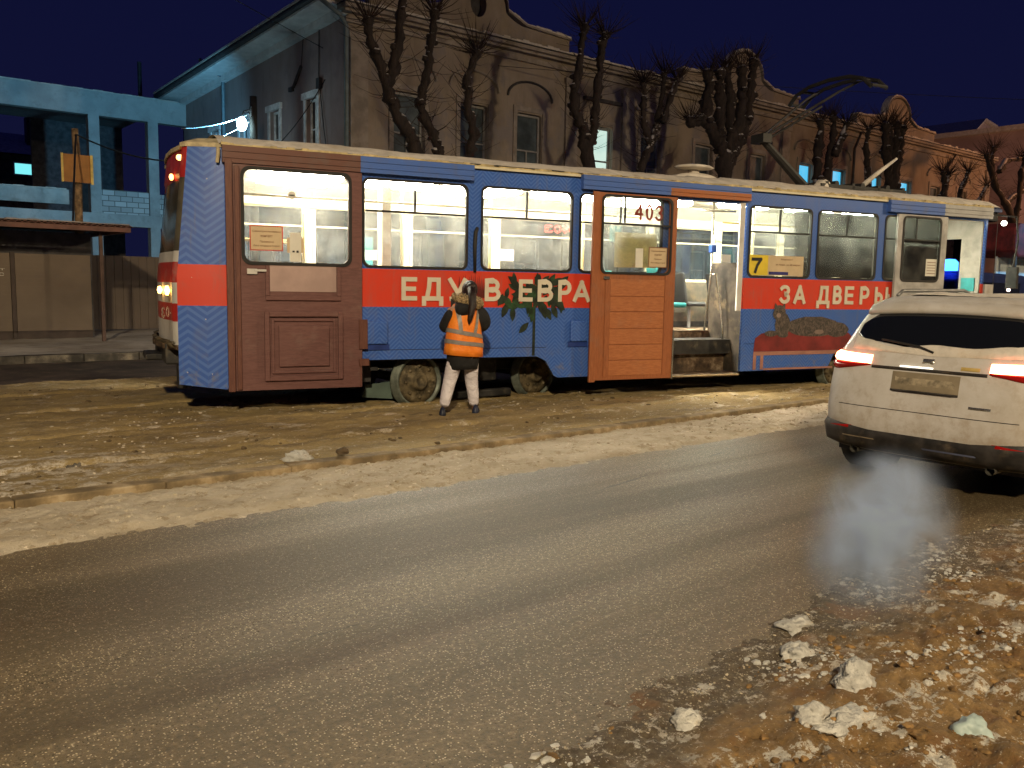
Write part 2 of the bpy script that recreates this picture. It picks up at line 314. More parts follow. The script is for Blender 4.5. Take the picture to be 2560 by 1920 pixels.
# ------------------------------------------------------------------ ground, roads
def asphalt():
    g=G('frosty_asphalt'); mp=g.scale(g.obj,(.35,1.3,1))
    big=g.noise(.9,5,.6,mp); a=g.mix(g.ramp(big,.3,.7),(.138,.102,.048),(.245,.188,.098))
    red=g.ramp(g.noise(.55,4,.6,g.scale(g.obj,(.3,1.6,1))),.52,.68); a=g.mix(g.math('MULTIPLY',red,.55),a,(.22,.125,.06))
    gr=g.noise(70,5,.8); a=g.mix(g.ramp(gr,.35,.7),g.mix(.55,a,(.04,.032,.022)),a)
    vo=nd(g.t,'TexVoronoi'); g.ln(g.obj,vo.inputs['Vector']); vo.inputs['Scale'].default_value=88; sp=g.math('LESS_THAN',vo.outputs['Distance'],.30)
    sc_=nd(g.t,'SeparateColor'); g.ln(vo.outputs['Color'],sc_.inputs[0]); dens=g.ramp(g.noise(1.6,4,.6,mp),.25,.75)
    sel=g.math('GREATER_THAN',sc_.outputs[0],g.math('SUBTRACT',.82,g.math('MULTIPLY',dens,.24)))
    spk=g.math('MULTIPLY',sp,sel); a=g.mix(spk,a,(.78,.66,.45)); 
    v2=nd(g.t,'TexVoronoi'); g.ln(g.obj,v2.inputs['Vector']); v2.inputs['Scale'].default_value=52; s2=nd(g.t,'SeparateColor'); g.ln(v2.outputs['Color'],s2.inputs[0])
    a=g.mix(g.math('MULTIPLY',g.math('LESS_THAN',v2.outputs['Distance'],.2),g.math('GREATER_THAN',s2.outputs[1],.88)),a,(.62,.53,.38))
    md=g.noise(34,4,.75); a=g.mix(g.math('MULTIPLY',g.ramp(md,.52,.64),.40),a,(.44,.35,.21)); a=g.mix(g.math('MULTIPLY',g.math('SUBTRACT',1,g.ramp(md,.36,.48)),.55),a,(.050,.036,.018))
    blot=g.ramp(g.noise(2.3,6,.75),.68,.74); a=g.mix(g.math('MULTIPLY',blot,.5),a,(.42,.34,.22))
    bands=g.ramp(g.noise(1.25,4,.55,g.scale(g.obj,(.045,1,1)),.3),.36,.62); a=g.mix(bands,g.mix(.62,a,(.055,.038,.018)),a)
    slush=g.ramp(g.noise(1.7,8,.72,g.scale(g.obj,(.5,1,1))),.62,.74); a=g.mix(g.math('MULTIPLY',slush,.45),a,(.42,.36,.25))
    cr=nd(g.t,'TexVoronoi',feature='DISTANCE_TO_EDGE'); g.ln(g.scale(g.obj,(.35,.9,1)),cr.inputs['Vector']); cr.inputs['Scale'].default_value=.55; ck=g.math('MULTIPLY',g.math('LESS_THAN',g.math('ADD',cr.outputs['Distance'],g.math('MULTIPLY',g.noise(7,3),.010)),.0075),g.ramp(g.noise(.7,2),.5,.6)); a=g.mix(g.math('MULTIPLY',ck,.7),a,(.02,.016,.01))
    g.col(a); g.rough(g.math('SUBTRACT',g.math('ADD',g.ramp(gr,-.2,1.4),.08),g.math('MULTIPLY',bands,.14))); g.bump(gr,.55,.01); g.b.inputs['Specular IOR Level'].default_value=.45; return g.m
MASPH=asphalt()
MASPH2=M('far_asphalt',(.075,.055,.04),.75,var=.25,vs=1.5,bump=.3,bs=30,dirt=((.16,.12,.07),3,.5,.8))
def sandsnow():
    g=G('sandy_snow'); n=g.noise(1.1,6,.62,g.scale(g.obj,(.45,1.5,1))); c=g.mix(g.ramp(n,.32,.68),(.26,.185,.068),(.42,.315,.14))
    dk=g.ramp(g.noise(3.2,6,.7,g.scale(g.obj,(.6,1.3,1))),.50,.66); c=g.mix(g.math('MULTIPLY',dk,.65),c,(.15,.115,.07))
    wh=g.ramp(g.noise(3.2,9,.78,g.scale(g.obj,(.7,1.2,1))),.555,.62); c=g.mix(g.math('MULTIPLY',wh,.8),c,(.62,.54,.42)); w2=g.ramp(g.noise(11,7,.8,g.scale(g.obj,(.7,1.1,1))),.60,.65); c=g.mix(w2,c,(.68,.62,.52)); lx=g.math('MULTIPLY',g.ramp(g.math('MULTIPLY',g.sep()[0],-1),-3.2,-.8),g.math('LESS_THAN',g.sep()[1],8.1)); c=g.mix(g.math('MULTIPLY',lx,g.ramp(g.noise(6,8,.8),.46,.56)),c,(.66,.60,.50))
    sp=g.ramp(g.noise(22,5,.7),.62,.7); c=g.mix(g.math('MULTIPLY',sp,.7),c,(.62,.55,.44))
    fine=g.noise(45,4,.7); c=g.mix(g.ramp(fine,.2,.8),g.mix(.45,c,(.07,.05,.03)),c)
    g.col(c); g.rough(.8); g.bump(g.noise(28,6,.7),.8,.02); return g.m
MSAND=sandsnow()
def brightsnow():
    g=G('trodden_snow'); n=g.noise(3.5,6,.6,g.scale(g.obj,(.6,1.2,1))); c=g.mix(g.ramp(n,.3,.7),(.40,.335,.235),(.54,.475,.365))
    dk=g.ramp(g.noise(6.5,8,.78),.52,.62); c=g.mix(g.math('MULTIPLY',dk,.7),c,(.26,.19,.10)); c=g.mix(g.ramp(g.noise(18,6,.75),.58,.66),c,(.74,.66,.52)); g.col(c); g.rough(.8); g.bump(g.noise(30,6,.7),.9,.02); return g.m
MBSNOW=brightsnow()
def heapmat():
    g=G('sand_and_snow_heap'); n=g.noise(2.6,6,.6); c=g.mix(g.ramp(n,.3,.7),(.225,.130,.042),(.34,.21,.078)); c=g.mix(g.ramp(g.noise(5,6,.7),.50,.62),c,(.20,.10,.03))
    wh=g.ramp(g.noise(4.2,9,.76),.545,.575); c=g.mix(wh,c,(.68,.64,.55))
    ed=g.ramp(g.math('ADD',g.math('ADD',g.sep()[1],g.math('MULTIPLY',g.math('SUBTRACT',3.2,g.sep()[0]),.10)),g.math('MULTIPLY',g.math('SUBTRACT',g.noise(2.2,6,.65),.5),1.5)),1.60,2.05)
    gv=g.mix(g.ramp(g.noise(30,5,.7),.3,.7),(.055,.042,.028),(.17,.135,.085)); gv=g.mix(g.ramp(g.noise(11,7,.78),.55,.60),gv,(.58,.54,.46)); gv=g.mix(g.ramp(g.noise(4,7,.75),.57,.61),gv,(.62,.60,.54)); gv=g.mix(g.ramp(g.noise(3,5,.6),.56,.66),gv,(.20,.11,.05))
    c=g.mix(ed,c,gv)
    f=g.noise(40,5,.7); c=g.mix(g.ramp(f,.25,.75),g.mix(.55,c,(.07,.04,.015)),c)
    sp=g.ramp(g.noise(75,3,.6),.64,.68); c=g.mix(g.math('MULTIPLY',sp,.7),c,(.72,.64,.5))
    g.col(c); g.rough(.75); g.bump(g.noise(30,6,.75),1,.02); return g.m
MHEAP=heapmat()
gr=B()._a([(-300,-200,-.06),(500,-200,-.06),(500,500,-.06),(-300,500,-.06)],[(0,1,2,3)]).build('ground',M('frozen_ground',(.16,.12,.08),.85,var=.3,vs=.4)); struct(gr)
rd=B()._a([(-60,-8,0),(200,-8,0),(200,6.4,0),(-60,6.4,0)],[(0,1,2,3)]).build('road',MASPH); struct(rd)
rd=B()._a([(-60,13.6,-.012),(200,13.6,-.012),(200,18.0,-.012),(-60,18.0,-.012)],[(0,1,2,3)]).build('far_road',MASPH2); struct(rd)
def bed(X,Y):
    z=.035+.055*fbm(X,Y*1.6,1.3,5,3)+.03*fbm(X,Y,6,4,9)-.045
    for yr in (7.60,9.12,10.85,12.42):
        wv=.03*(vnoise(X*1.5,X*0,5)-.5); d=np.abs(Y-yr-wv); z=z-.065*np.exp(-(d/.05)**2)*(.35+.65*(fbm(X,Y*0,.9,3,int(yr*7))>.40))
        z=z+.028*np.exp(-((d-.14)/.09)**2)*fbm(X,Y,2.5,3,int(yr*3))
    ed=np.clip((13.9+.35*fbm(X,Y,1.2,3,31)-Y)/.25,0,1); z=z*ed-.05*(1-ed)
    k=np.clip((Y-6.74)/.06,0,1); z=z*(.55+.45*k)+.02*np.exp(-((Y-6.85)/.12)**2)*fbm(X,Y,3,3,77)
    return z+.040+.022*(fbm(X,Y,14,4,66,.6)-.5)+.05*np.clip(fbm(X,Y,4.5,4,67)-.60,0,1)*k
g1=hgrid('track_bed',-2,19,6.72,14.2,.03,bed,MSAND); struct(g1)
g1=hgrid('track_bed_far',19,120,6.72,14.2,.3,bed,MSAND); struct(g1)
g1=hgrid('track_bed_left',-40,-2,6.72,14.2,.3,bed,MSAND); struct(g1)
for yr in (7.60,9.12,10.85,12.42):
    o=B().bx(-40,120,yr-.035,yr+.035,-.12,.012).build('rail',M('wet_rail',(.05,.042,.035),.4,metal=.6,var=.4)); struct(o)
def strip(X,Y):
    e=5.64+.12*(fbm(X,Y*0,.5,3,12)-.5)+.16*(fbm(X,Y,7,4,21)-.5)+.10*(fbm(X,Y,22,3,22)-.5)
    up=np.clip((Y-e)/.10,-1,1); return .006+.024*up*(.6+.8*fbm(X,Y,4,4,41))+.045*np.clip(up,0,1)*(fbm(X,Y,11,4,5,.6)-.47)+.022*np.clip(up,0,1)*(fbm(X,Y,30,2,6)-.5)
g1=hgrid('snow_strip',-2,19,5.2,6.58,.025,strip,MBSNOW); struct(g1)
g1=hgrid('snow_strip_far',19,100,5.2,6.58,.2,strip,MBSNOW); struct(g1)
g1=hgrid('snow_strip_left',-30,-2,5.2,6.58,.2,strip,MBSNOW); struct(g1)
MKERB=M('granite_kerb',(.25,.185,.10),.8,var=.25,vs=5,bump=.4,bs=30,dirt=((.42,.34,.22),5,.52,.75))
rnd=random.Random(3)
b=B(); x=-30
while x<90:
    dz=rnd.uniform(-.006,.006); dy=rnd.uniform(-.003,.003); b.bx(x,x+.996,6.57+dy,6.735+dy,-.05,.080+dz); x+=1.0
o=b.build('track_kerb',MKERB,bevel=.012); struct(o)
b=B(); x=-30
while x<120:
    b.bx(x,x+.985,17.92,18.08,-.05,.13+rnd.uniform(-.008,.008)); x+=1.0
o=b.build('pavement_kerb',M('far_kerb',(.10,.085,.065),.8,var=.3,dirt=((.3,.25,.18),2,.5,.7)),bevel=.01); struct(o)
def pave(X,Y):
    return .12+.09*fbm(X,Y,.7,4,8)*np.clip((Y-18.1)/1.0,0,1)+.03*fbm(X,Y,3,3,15)+.25*np.exp(-((Y-19.3)/.5)**2)*np.clip(fbm(X,Y,.35,3,61)-.42,0,1)
def psn():
    g=G('pavement_snow'); n=g.noise(.8,6,.6); c=g.mix(g.ramp(n,.35,.65),(.30,.26,.21),(.46,.42,.37)); dk=g.ramp(g.noise(2.5,5,.6,g.scale(g.obj,(.5,1.5,1))),.5,.7); c=g.mix(g.math('MULTIPLY',dk,.7),c,(.16,.13,.10)); g.col(c); g.rough(.85); g.bump(g.noise(12,5,.6),.6,.03); return g.m
MPSN=psn()
g1=hgrid('pavement',-20,60,18.06,26.2,.12,pave,MPSN); struct(g1)
g1=hgrid('yard',-30,14,26.2,60,.5,lambda X,Y:.1+.1*fbm(X,Y,.5,3,2),MPSN); struct(g1)
def heap(X,Y):
    e=2.16+.42*np.clip((X-1.6)/2.4,-1.5,1)+.35*(fbm(X,Y,1.6,4,55)-.5)+.12*(fbm(X,Y,9,3,56)-.5)
    t=e-Y; k=np.clip((t-.45)/.5,0,1)
    z=-.02+.030*np.clip(t/.25,-1,1)+.07*k+.05*np.clip((t-1)/1.5,0,1)
    z=z+np.clip(t/.2,0,1)*(.035*(fbm(X,Y,7,5,90)-.45)+.03*(fbm(X,Y,22,3,14,.6)-.5))+k*(.10*(fbm(X,Y,3.0,4,91)-.5)+.05*(np.abs(fbm(X,Y,8,4,33)-.5)*3-.3))
    return z
g1=hgrid('roadside_sand_heap',-.2,9.5,-.6,3.9,.016,heap,MHEAP); g1['kind']='stuff'; g1['label']='ochre sand and dirty snow heaped along the near roadside'
# loose lumps
def lump(name,label,cat,c,r,mat,seed,group=None,sub=3):
    n=26; m=18; vs=[]; sd=seed*13.7
    for i in range(m+1):
        t=math.pi*i/m
        for k in range(n):
            p=2*math.pi*k/n; d=(math.sin(t)*math.cos(p),math.sin(t)*math.sin(p),math.cos(t))
            q=lambda f,s_: float(fbm(np.array([d[0]*f+sd+d[2]*1.7]),np.array([d[1]*f-sd+d[2]*.9]),1,3,s_)[0])-.5
            rr=1+1.1*q(1.6,seed)+.7*q(4.5,seed+7)*(1 if sub>1 else .4); rr=max(.35,rr)
            vs.append((d[0]*rr*r[0]*1.15,d[1]*rr*r[1]*1.15,max(-.3*r[2],d[2]*rr*r[2])))
    b=B()._a(vs,[(i*n+k,i*n+(k+1)%n,(i+1)*n+(k+1)%n,(i+1)*n+k) for i in range(m) for k in range(n)])
    z=c[2]+.1*r[2]
    if c[1]<3: z=float(heap(np.array([c[0]]),np.array([c[1]]))[0])+.1*r[2]
    o=b.build(name,mat,smooth=True,loc=(c[0],c[1],z)); return tag(o,label,cat,group)
lump('snow_lump','bright white snow lump lying against the track kerb','snow lump',(3.16,6.80,.09),(.11,.07,.05),MSNOWW,1)
lump('stone','small dark stone on the kerb right of the white snow lump','stone',(3.53,6.70,.12),(.045,.04,.04),M('dark_stone',(.09,.06,.03),.8),2,sub=1)
lump('stone','grey frozen clod lying beside the track groove at the left','clod',(1.60,7.55,.02),(.09,.07,.06),M('grey_clod',(.17,.15,.12),.8,var=.3),4)
lump('snow_lump','round white snow ball on gravel, farthest left at the sand heap edge','snow lump',(2.40,1.93,.03),(.045,.04,.042),MSNOWW,5,sub=2)
lump('snow_lump','large upright crusty snow block in the middle of the ochre sand','snow lump',(3.08,1.66,.10),(.07,.055,.075),MSNOWW,6,sub=6)
lump('snow_lump','long low ridge of white snow below the large snow block','snow lump',(2.80,1.52,.07),(.13,.045,.035),MSNOWW,7,sub=6)
lump('snow_lump','small smooth white snow lump left of the snow ridge','snow lump',(2.68,1.60,.07),(.05,.045,.045),MSNOWW,8,sub=2)
lump('snow_lump','pale icy snow chunk at the lower right corner of the sand heap','snow lump',(3.05,1.20,.13),(.055,.045,.06),M('ice_snow',(.40,.50,.48),.5),9,sub=1)
lump('snow_lump','white snow clump at the upper edge of the ochre sand','snow lump',(3.27,2.02,.06),(.075,.055,.04),MSNOWW,10,sub=4)
lump('snow_lump','flat snow clump farthest back on the sand heap near the exhaust smoke','snow lump',(3.55,2.22,.05),(.08,.045,.035),MSNOWW,11,sub=4)
lump('stone','dark clod on the sandy snow left of the standing worker','clod',(4.35,7.2,.03),(.05,.04,.04),M('brown_clod',(.12,.09,.05),.8),12,sub=2)
def crumbs(name,n,dist,fz,mat,seed,rmin,rmax,label):
    x0,x1,y0,y1,f,th,sd=dist; rg=np.random.RandomState(seed); X=rg.uniform(x0,x1,n); Y=rg.uniform(y0,y1,n)
    k=fbm(X,Y,f,4,sd)>th; X,Y=X[k],Y[k]; Z=fz(X,Y); rn=random.Random(seed); b=B()
    for x,y,z in zip(X,Y,Z):
        r=rmin+(rmax-rmin)*rn.random()**4; b.blob((x,y,z+r*.15),(r*rn.uniform(.7,1.3),r*rn.uniform(.7,1.3),r*rn.uniform(.4,.8)),rn,6,4,.35)
    o=b.build(name,mat,smooth=False,recalc=False); o['kind']='stuff'; o['label']=label
def cl(*a): return a
crumbs('snow_crumbs',9000,cl(.9,6.0,.6,2.35,2.6,.56,301),heap,MSNOWW,1,.003,.020,'white snow crumbs scattered in clusters over the ochre sand heap')
crumbs('gravel',9000,cl(.9,9.0,1.9,2.95,1.3,.40,302),heap,M('pale_grit',(.42,.36,.26),.8,var=.4,vs=30),2,.002,.008,'pale grit and ice crumbs along the edge of the asphalt')
crumbs('sand_clods',2600,cl(.9,6.0,.6,2.1,2.6,.45,303),heap,M('ochre_clod',(.24,.14,.05),.9,var=.3,vs=20),3,.004,.022,'small ochre clods lying on the sand heap')
crumbs('snow_crumbs',2600,cl(.6,14,5.72,6.55,1.5,.42,304),strip,MBSNOW,4,.004,.020,'small trodden snow clumps along the bright snow strip')
crumbs('snow_crumbs',2600,cl(.6,14,6.75,10.5,1.2,.47,305),bed,M('pale_track_snow',(.55,.48,.37),.85,var=.25,vs=20),5,.004,.018,'pale snow bits scattered over the sandy track bed')
crumbs('dark_clods',1500,cl(.6,14,6.75,13.0,1.6,.5,306),bed,M('brown_track_clod',(.13,.09,.045),.9,var=.3,vs=20),6,.006,.030,'dark brown clods scattered over the sandy track bed')
crumbs('asphalt_grit',5000,cl(.4,7,2.4,5.7,.9,.38,307),lambda X,Y:X*0,M('salt_grit',(.55,.47,.33),.8),7,.0015,.0045,'salt grit scattered over the near asphalt')
# ------------------------------------------------------------------ TRAM
TR=thing('tram','blue and red wrapped tram with lit windows and sliding side doors','tram',(3.612,9.575,0),R(-13.144))
LEN=12.64; W=2.6
def win(x0,x1): return [rrect(x0,x1,1.78,2.81,.09)]
wins=[(1.57,2.90),(3.10,4.40),(4.52,5.84),(7.40,8.60),(8.74,10.0),(10.18,11.40)]
outer=[(1.53,.66),(3.92,.66),(4.05,.60),(4.18,.40),(4.24,.37),(6.03,.37),(6.03,2.83),(7.34,2.83),(7.34,.37),(9.05,.37),(9.12,.42),(9.22,.60),(9.34,.66),(11.50,.66),(11.50,2.83),(12.60,2.83),(12.60,.40),(12.64,.40),(12.64,3.04),(0,3.04),(0,.37),(.06,.37),(.06,2.83),(1.49,2.83),(1.49,.66)]
plate('side_wall',outer,[rrect(a,c,1.78,2.81,.09) for a,c in wins],0,.04,MWRAP,TR)
for k,(a,c) in enumerate(wins):
    ring('window_frame',a+.015,c-.015,1.795,2.795,.08,.028,-.012,.03,MRUB,TR)
    fr=B(); m=(a+c)/2-.02; fr.bx(a+.03,c-.03,-.006,.02,2.425,2.45); fr.bx(m-.011,m+.011,-.006,.02,2.45,2.78)
    fr.build('window_bar',MRUB,TR)
    B().bx(a+.02,c-.02,.028,.032,1.80,2.79).build('window_pane',MGLASS,TR)
# eave and gutters
b=B()
for x0,x1 in ((-.02,2.96),(4.52,7.34),(10.19,12.66)):
    b=B(); b.bx(x0,x1,-.075,.0,2.865,3.05); b.bx(x0,x1,-.085,-.0745,2.985,3.003); b.bx(x0,x1,-.085,-.0745,2.915,2.930)
    b.build('door_track_cover',MEAVE,TR)
b=B()
for x0,x1 in ((2.98,4.50),(7.36,10.17)): B().bx(x0,x1,-.035,.0,3.02,3.05).build('gutter',MCREAM,TR)
# roof
def roofz(y): return 3.045+.20*(1-((y-1.3)/1.3)**2)**.6 if 0<=y<=2.6 else 3.045
prof=[(y,roofz(y)) for y in np.linspace(0,2.6,17)]+[(2.6,3.0),(0,3.0)]
b=B(); 
b.prism(prof,-.02,LEN+.35,'x'); b.build('roof',M('roof_paint',(.05,.07,.14),.6),TR)
rn=random.Random(8)
def rsnow(u,v):
    x=-.05+u*(LEN+.3); y=-.03+v*2.66; yy=min(max(y,.02),2.58)
    e=min(1,min(v,1-v)*14); n=float(fbm(np.array(x),np.array(y),2.2,4,7))
    seg=.5 if x<7.3 else 1.0
    return (x,y,roofz(yy)+.004+(.055*seg*n+.012)*e+.02*(n-.5))
o=B().grid(rsnow,170,24).build('roof_snow',MSNOW,TR,True)
b=B()
for x0,x1 in ((-.03,2.96),(2.98,4.50),(4.52,7.34),(7.36,10.17),(10.19,12.66)):
    xx=x0
    while xx<x1-.03:
        l=min(rn.uniform(.05,.14),x1-xx); h=rn.uniform(.008,.03)*(1 if x0<7.3 else 1.5); b.bx(xx,xx+l,-.07 if x0 not in (2.98,7.36) else -.03,.05,3.052,3.052+h); xx+=l
b.build('eave_snow',M('yellowish_snow',(.52,.42,.22),.8,var=.2,vs=8),TR)
# tapered tail panel
def tailx(z): # edge of the wrapped tail panel
    return -.36-.14*min(1,max(0,(3.0-z)/1.4)) if z>1.0 else -.50
b=B(); zs=[.42,.55,.75,.9,1.1,1.3,1.6,1.9,2.2,2.5,2.8,3.03]
b.grid(lambda u,v:(lambda z:(0+(tailx(z))*(1-u) , .0+.13*(1-u)**1.3, z-(.06*u if v==0 else 0)))(zs[int(round(v*(len(zs)-1)))]),6,len(zs)-1)
b.build('tail_panel',MTAIL,TR)
# rear end
def endring(z):
    xe=tailx(z); bul=.045 if z<1.7 else .045-.03*(z-1.7)/1.3; x2=xe-bul-.02
    if z>2.75: x2-=.03
    pts=[(xe,.13),(xe-.05,.20),(x2+.03,.40),(x2-.03,.8),(x2-.05,1.3),(x2-.03,1.8),(x2+.03,2.2),(xe-.05,2.4),(xe,2.47)]
    return [(x,y,z) for x,y in pts]
def endstrip(z0,z1,name,mat,n=6):
    B().loft([endring(z0+(z1-z0)*i/n) for i in range(n+1)],cap=False,close=False).build(name,mat,TR,True)
endstrip(.86,1.12,'rear_lower_panel',MWHITE); endstrip(1.12,1.32,'rear_lower_band',MREDP); endstrip(1.32,1.55,'rear_panel',MWHITE); endstrip(1.55,1.78,'rear_upper_band',MREDP); endstrip(1.78,1.90,'rear_sill',MWHITE)
endstrip(1.90,2.70,'rear_window',M('rear_screen',(.10,.09,.06),.15)); endstrip(2.70,3.05,'rear_brow',MREDP)
b=B(); glyph(b,'4',-.2,-.1,-.06,.06,0); glyph(b,'0',-.05,.05,-.06,.06,0); glyph(b,'3',.1,.2,-.06,.06,0)
o=b.build('fleet_number',MTEXT,TR); o.rotation_euler=(0,0,R(-112)); o.location=(-.585,.36,1.22)
# rear lamps
ML1=EM('amber_tail_lamp',(1,.50,.10),13); ML2=EM('amber_marker_lamp',(1,.45,.12),6)
B().lathe([(.0,-.0),(.055,-.02),(.05,-.05),(.0,-.06)],(0,0,0),'x',16).build('tail_lamp',ML1,TR,True,loc=(-.555,.36,1.46))
B().lathe([(.0,-.0),(.045,-.02),(.04,-.05),(.0,-.06)],(0,0,0),'x',16).build('tail_lamp',ML1,TR,True,loc=(-.60,.84,1.46))
B().blob((0,0,0),(.035,.035,.035),rn,10,6,0).build('marker_lamp',ML2,TR,True,loc=(-.43,.26,2.92))
B().blob((0,0,0),(.025,.035,.04),rn,10,6,0).build('marker_lamp',ML2,TR,True,loc=(-.49,.62,2.74))
b=B(); e0=[(0,-.02,3.03)]+[(x-.02,y,z) for x,y,z in endring(3.03)]+[(0,2.62,3.03)]
b.loft([e0,[(x,y,3.075) for x,y,z in e0],[(x*.6+.0,1.3+(y-1.3)*.85,3.15) for x,y,z in e0],[(0,1.3+(y-1.3)*.5,3.22) for x,y,z in e0]]); b.build('tail_roof',M('yellowish_snowy_cap',(.50,.42,.26),.75,var=.2,vs=8,bump=.4,bs=20),TR)
b=B().bx(-.62,-.3,.4,2.2,.62,.86); b.bx(-.80,-.6,1.0,1.6,.62,.70); b.bx(-.5,-.40,.30,.5,.35,.62); b.build('coupler',MDARK,TR,bevel=.02)
B().loft([[(x-.03,y,z+.0) for x,y,z in endring(.9)],[(x-.08,y,z-.04) for x,y,z in endring(.92)],[(x-.03,y,z-.09) for x,y,z in endring(.92)]],cap=False,close=False).build('rear_bumper',MDIRTY,TR,True)
B().tube([(-.07,-.03,2.86),(-.06,-.04,2.95),(-.06,-.04,3.02)],.02).build('corner_bracket',M('dirty_cream',(.5,.42,.25),.6),TR)
# rear door leaf (brown)
plate('rear_door',rrect(.03,1.54,.345,2.86,.01),[rrect(.20,1.38,1.80,2.81,.09)],-.055,-.015,MBROWN,TR)
DR=bpy.data.objects['rear_door']
ring('door_window_frame',.20,1.38,1.80,2.81,.09,.035,-.070,-.05,MRUB,DR)
B().bx(.18,1.40,-.034,-.030,1.78,2.83).build('door_pane',MGLASS,DR)
b=B(); b.bx(.0,.075,-.10,-.057,.34,2.90); b.bx(.10,.15,-.085,-.057,.36,2.84); b.build('door_post',MBROWN2,DR,bevel=.008)
b=B()
def frame(b,x0,x1,z0,z1,wd,y0,y1):
    b.bx(x0,x0+wd,y0,y1,z0,z1); b.bx(x1-wd,x1,y0,y1,z0,z1); b.bx(x0+wd,x1-wd,y0,y1,z0,z0+wd); b.bx(x0+wd,x1-wd,y0,y1,z1-wd,z1)
frame(b,.40,1.30,.45,1.24,.055,-.095,-.056); frame(b,.48,1.22,.53,1.16,.03,-.078,-.056); b.bx(.56,1.14,-.088,-.056,.61,1.08)
b.bx(.42,1.28,-.085,-.056,1.37,1.42); b.bx(.42,.465,-.085,-.056,1.422,1.76); b.bx(1.235,1.28,-.085,-.056,1.422,1.76)
b.build('door_moulding',MBROWN,DR,bevel=.006)
B().bx(.47,1.23,-.060,-.056,1.47,1.765).build('door_field',MPALE,DR)
b=B(); b.bx(.22,.33,-.085,-.058,1.66,1.72); b.bx(.30,.43,-.09,-.085,1.69,1.715); b.build('door_handle',MWHITE,DR,bevel=.005)
b=B(); b.bx(1.50,1.60,-.08,-.02,.80,1.15); b.bx(1.50,1.62,-.08,-.02,.60,.68); b.bx(1.515,1.53,-.065,-.055,.36,.62); b.build('door_guide',MBROWN2,DR)
# papers on the rear door window
def paper(name,x0,x1,z0,z1,y,mat,parent,rim=None):
    b=B(); b.bx(x0,x1,y-.002,y,z0,z1); o=b.build(name,mat,parent)
    if rim: 
        c=B(); frame(c,x0-.006,x1+.006,z0-.006,z1+.006,.012,y-.004,y-.002); c.build('notice_rim',rim,o)
    return o
n1=paper('notice',.265,.62,1.93,2.20,-.036,MPAPER,DR,MREDL)
b=B()
for i,(t,z,x0,x1) in enumerate((('Самоприклеивающ',2.125,.29,.60),('контакт',2.075,.38,.51),('Проверка',2.01,.37,.52),('без кондуктора!',1.965,.30,.59))): fit_text(b,t,x0,x1,z,z+.026,-.041,.0,.0008)
b.build('notice_writing',MBROWNTXT,n1)
n2=paper('paper_sheet',.67,.86,1.91,2.08,-.036,MPAPER,DR); paper('paper_sheet',.70,.83,1.81,2.14,-.040,MPAPERW,DR)
b=B(); b.bx(.73,.755,-.0445,-.0425,1.915,1.935); b.bx(.775,.80,-.0445,-.0425,1.912,1.937); b.build('paper_print',MRUB,n2)
B().lathe([(0,-.002),(.045,-.002),(.045,0),(0,0)],(.73,-.037,2.555),'y',20).build('round_sticker',MPAPERW,DR); B().bx(.70,.76,-.0415,-.0395,2.548,2.562).build('sticker_bar',MRUB,DR)
# middle door leaf (orange planks), slid open over the wall
plate('middle_door',rrect(4.69,6.04,.32,2.84,.01),[rrect(4.84,5.93,1.79,2.79,.08)],-.075,-.035,MORANGE2,TR)
DM=bpy.data.objects['middle_door']
b=B(); zz=[.37,.585,.80,1.02,1.25,1.46,1.70]
for i in range(6):
    b.bx(4.98,5.86,-.083,-.076,zz[i]+.008,zz[i+1]-.006)
b.build('door_plank',MORANGE,DM,bevel=.004)
ring('door_window_frame',4.84,5.93,1.79,2.79,.08,.03,-.088,-.07,MRUB,DM)
b=B(); b.bx(4.84,5.93,-.08,-.06,2.425,2.45); b.bx(5.17,5.19,-.08,-.06,2.45,2.79); b.build('window_bar',MRUB,DM)
B().bx(4.82,5.95,-.054,-.050,1.77,2.81).build('door_pane',glass('clear_door_glass',.05),DM)
b=B(); b.bx(4.66,4.75,-.115,-.077,.30,2.84); b.bx(4.90,4.975,-.085,-.077,.36,1.76); b.bx(5.87,5.98,-.085,-.077,.36,1.76); b.build('door_stile',MORANGE2,DM,bevel=.006)
b=B(); b.bx(4.86,4.95,-.10,-.078,1.69,1.73); b.bx(6.03,6.055,-.085,-.02,.30,1.0); b.build('door_handle',MCHROME,DM)
MFRP=M('faded_red_paint',(.22,.03,.015),.6)
for t,x0,x1 in (('4',5.34,5.48),('0',5.52,5.64),('3',5.68,5.80)):
    b=B(); glyph(b,t,x0,x1,2.50,2.72,-.060,.15); b.build('painted_digit',MFRP,DM)
n=paper('notice',5.60,5.90,1.87,2.14,-.056,MPAPER,DM,MBROWNTXT)
b=B()
for t,z,x0,x1 in (('Самоприклеивающ',2.08,.63,.87),('контакт',2.03,.69,.81),('Проверка',1.97,.69,.81),('без кондуктора!',1.92,.63,.87)): fit_text(b,t,5+x0,5+x1,z,z+.022,-.061,0,.0008)
b.build('notice_writing',MBROWNTXT,n)
paper('paper_sheet',5.38,5.50,1.86,2.12,-.056,MPAPERW,DM)
g=G('translucent_board'); g.t.nodes.remove(g.b); a_=nd(g.t,'BsdfTranslucent'); a_.inputs[0].default_value=(.75,.66,.38,1); c_=nd(g.t,'BsdfDiffuse'); c_.inputs[0].default_value=(.6,.52,.32,1); m_=nd(g.t,'MixShader'); g.ln(a_.outputs[0],m_.inputs[1]); g.ln(c_.outputs[0],m_.inputs[2]); g.ln(m_.outputs[0],g.out.inputs[0])
paper('cream_board',5.16,5.86,1.86,2.34,.14,g.m,TR)
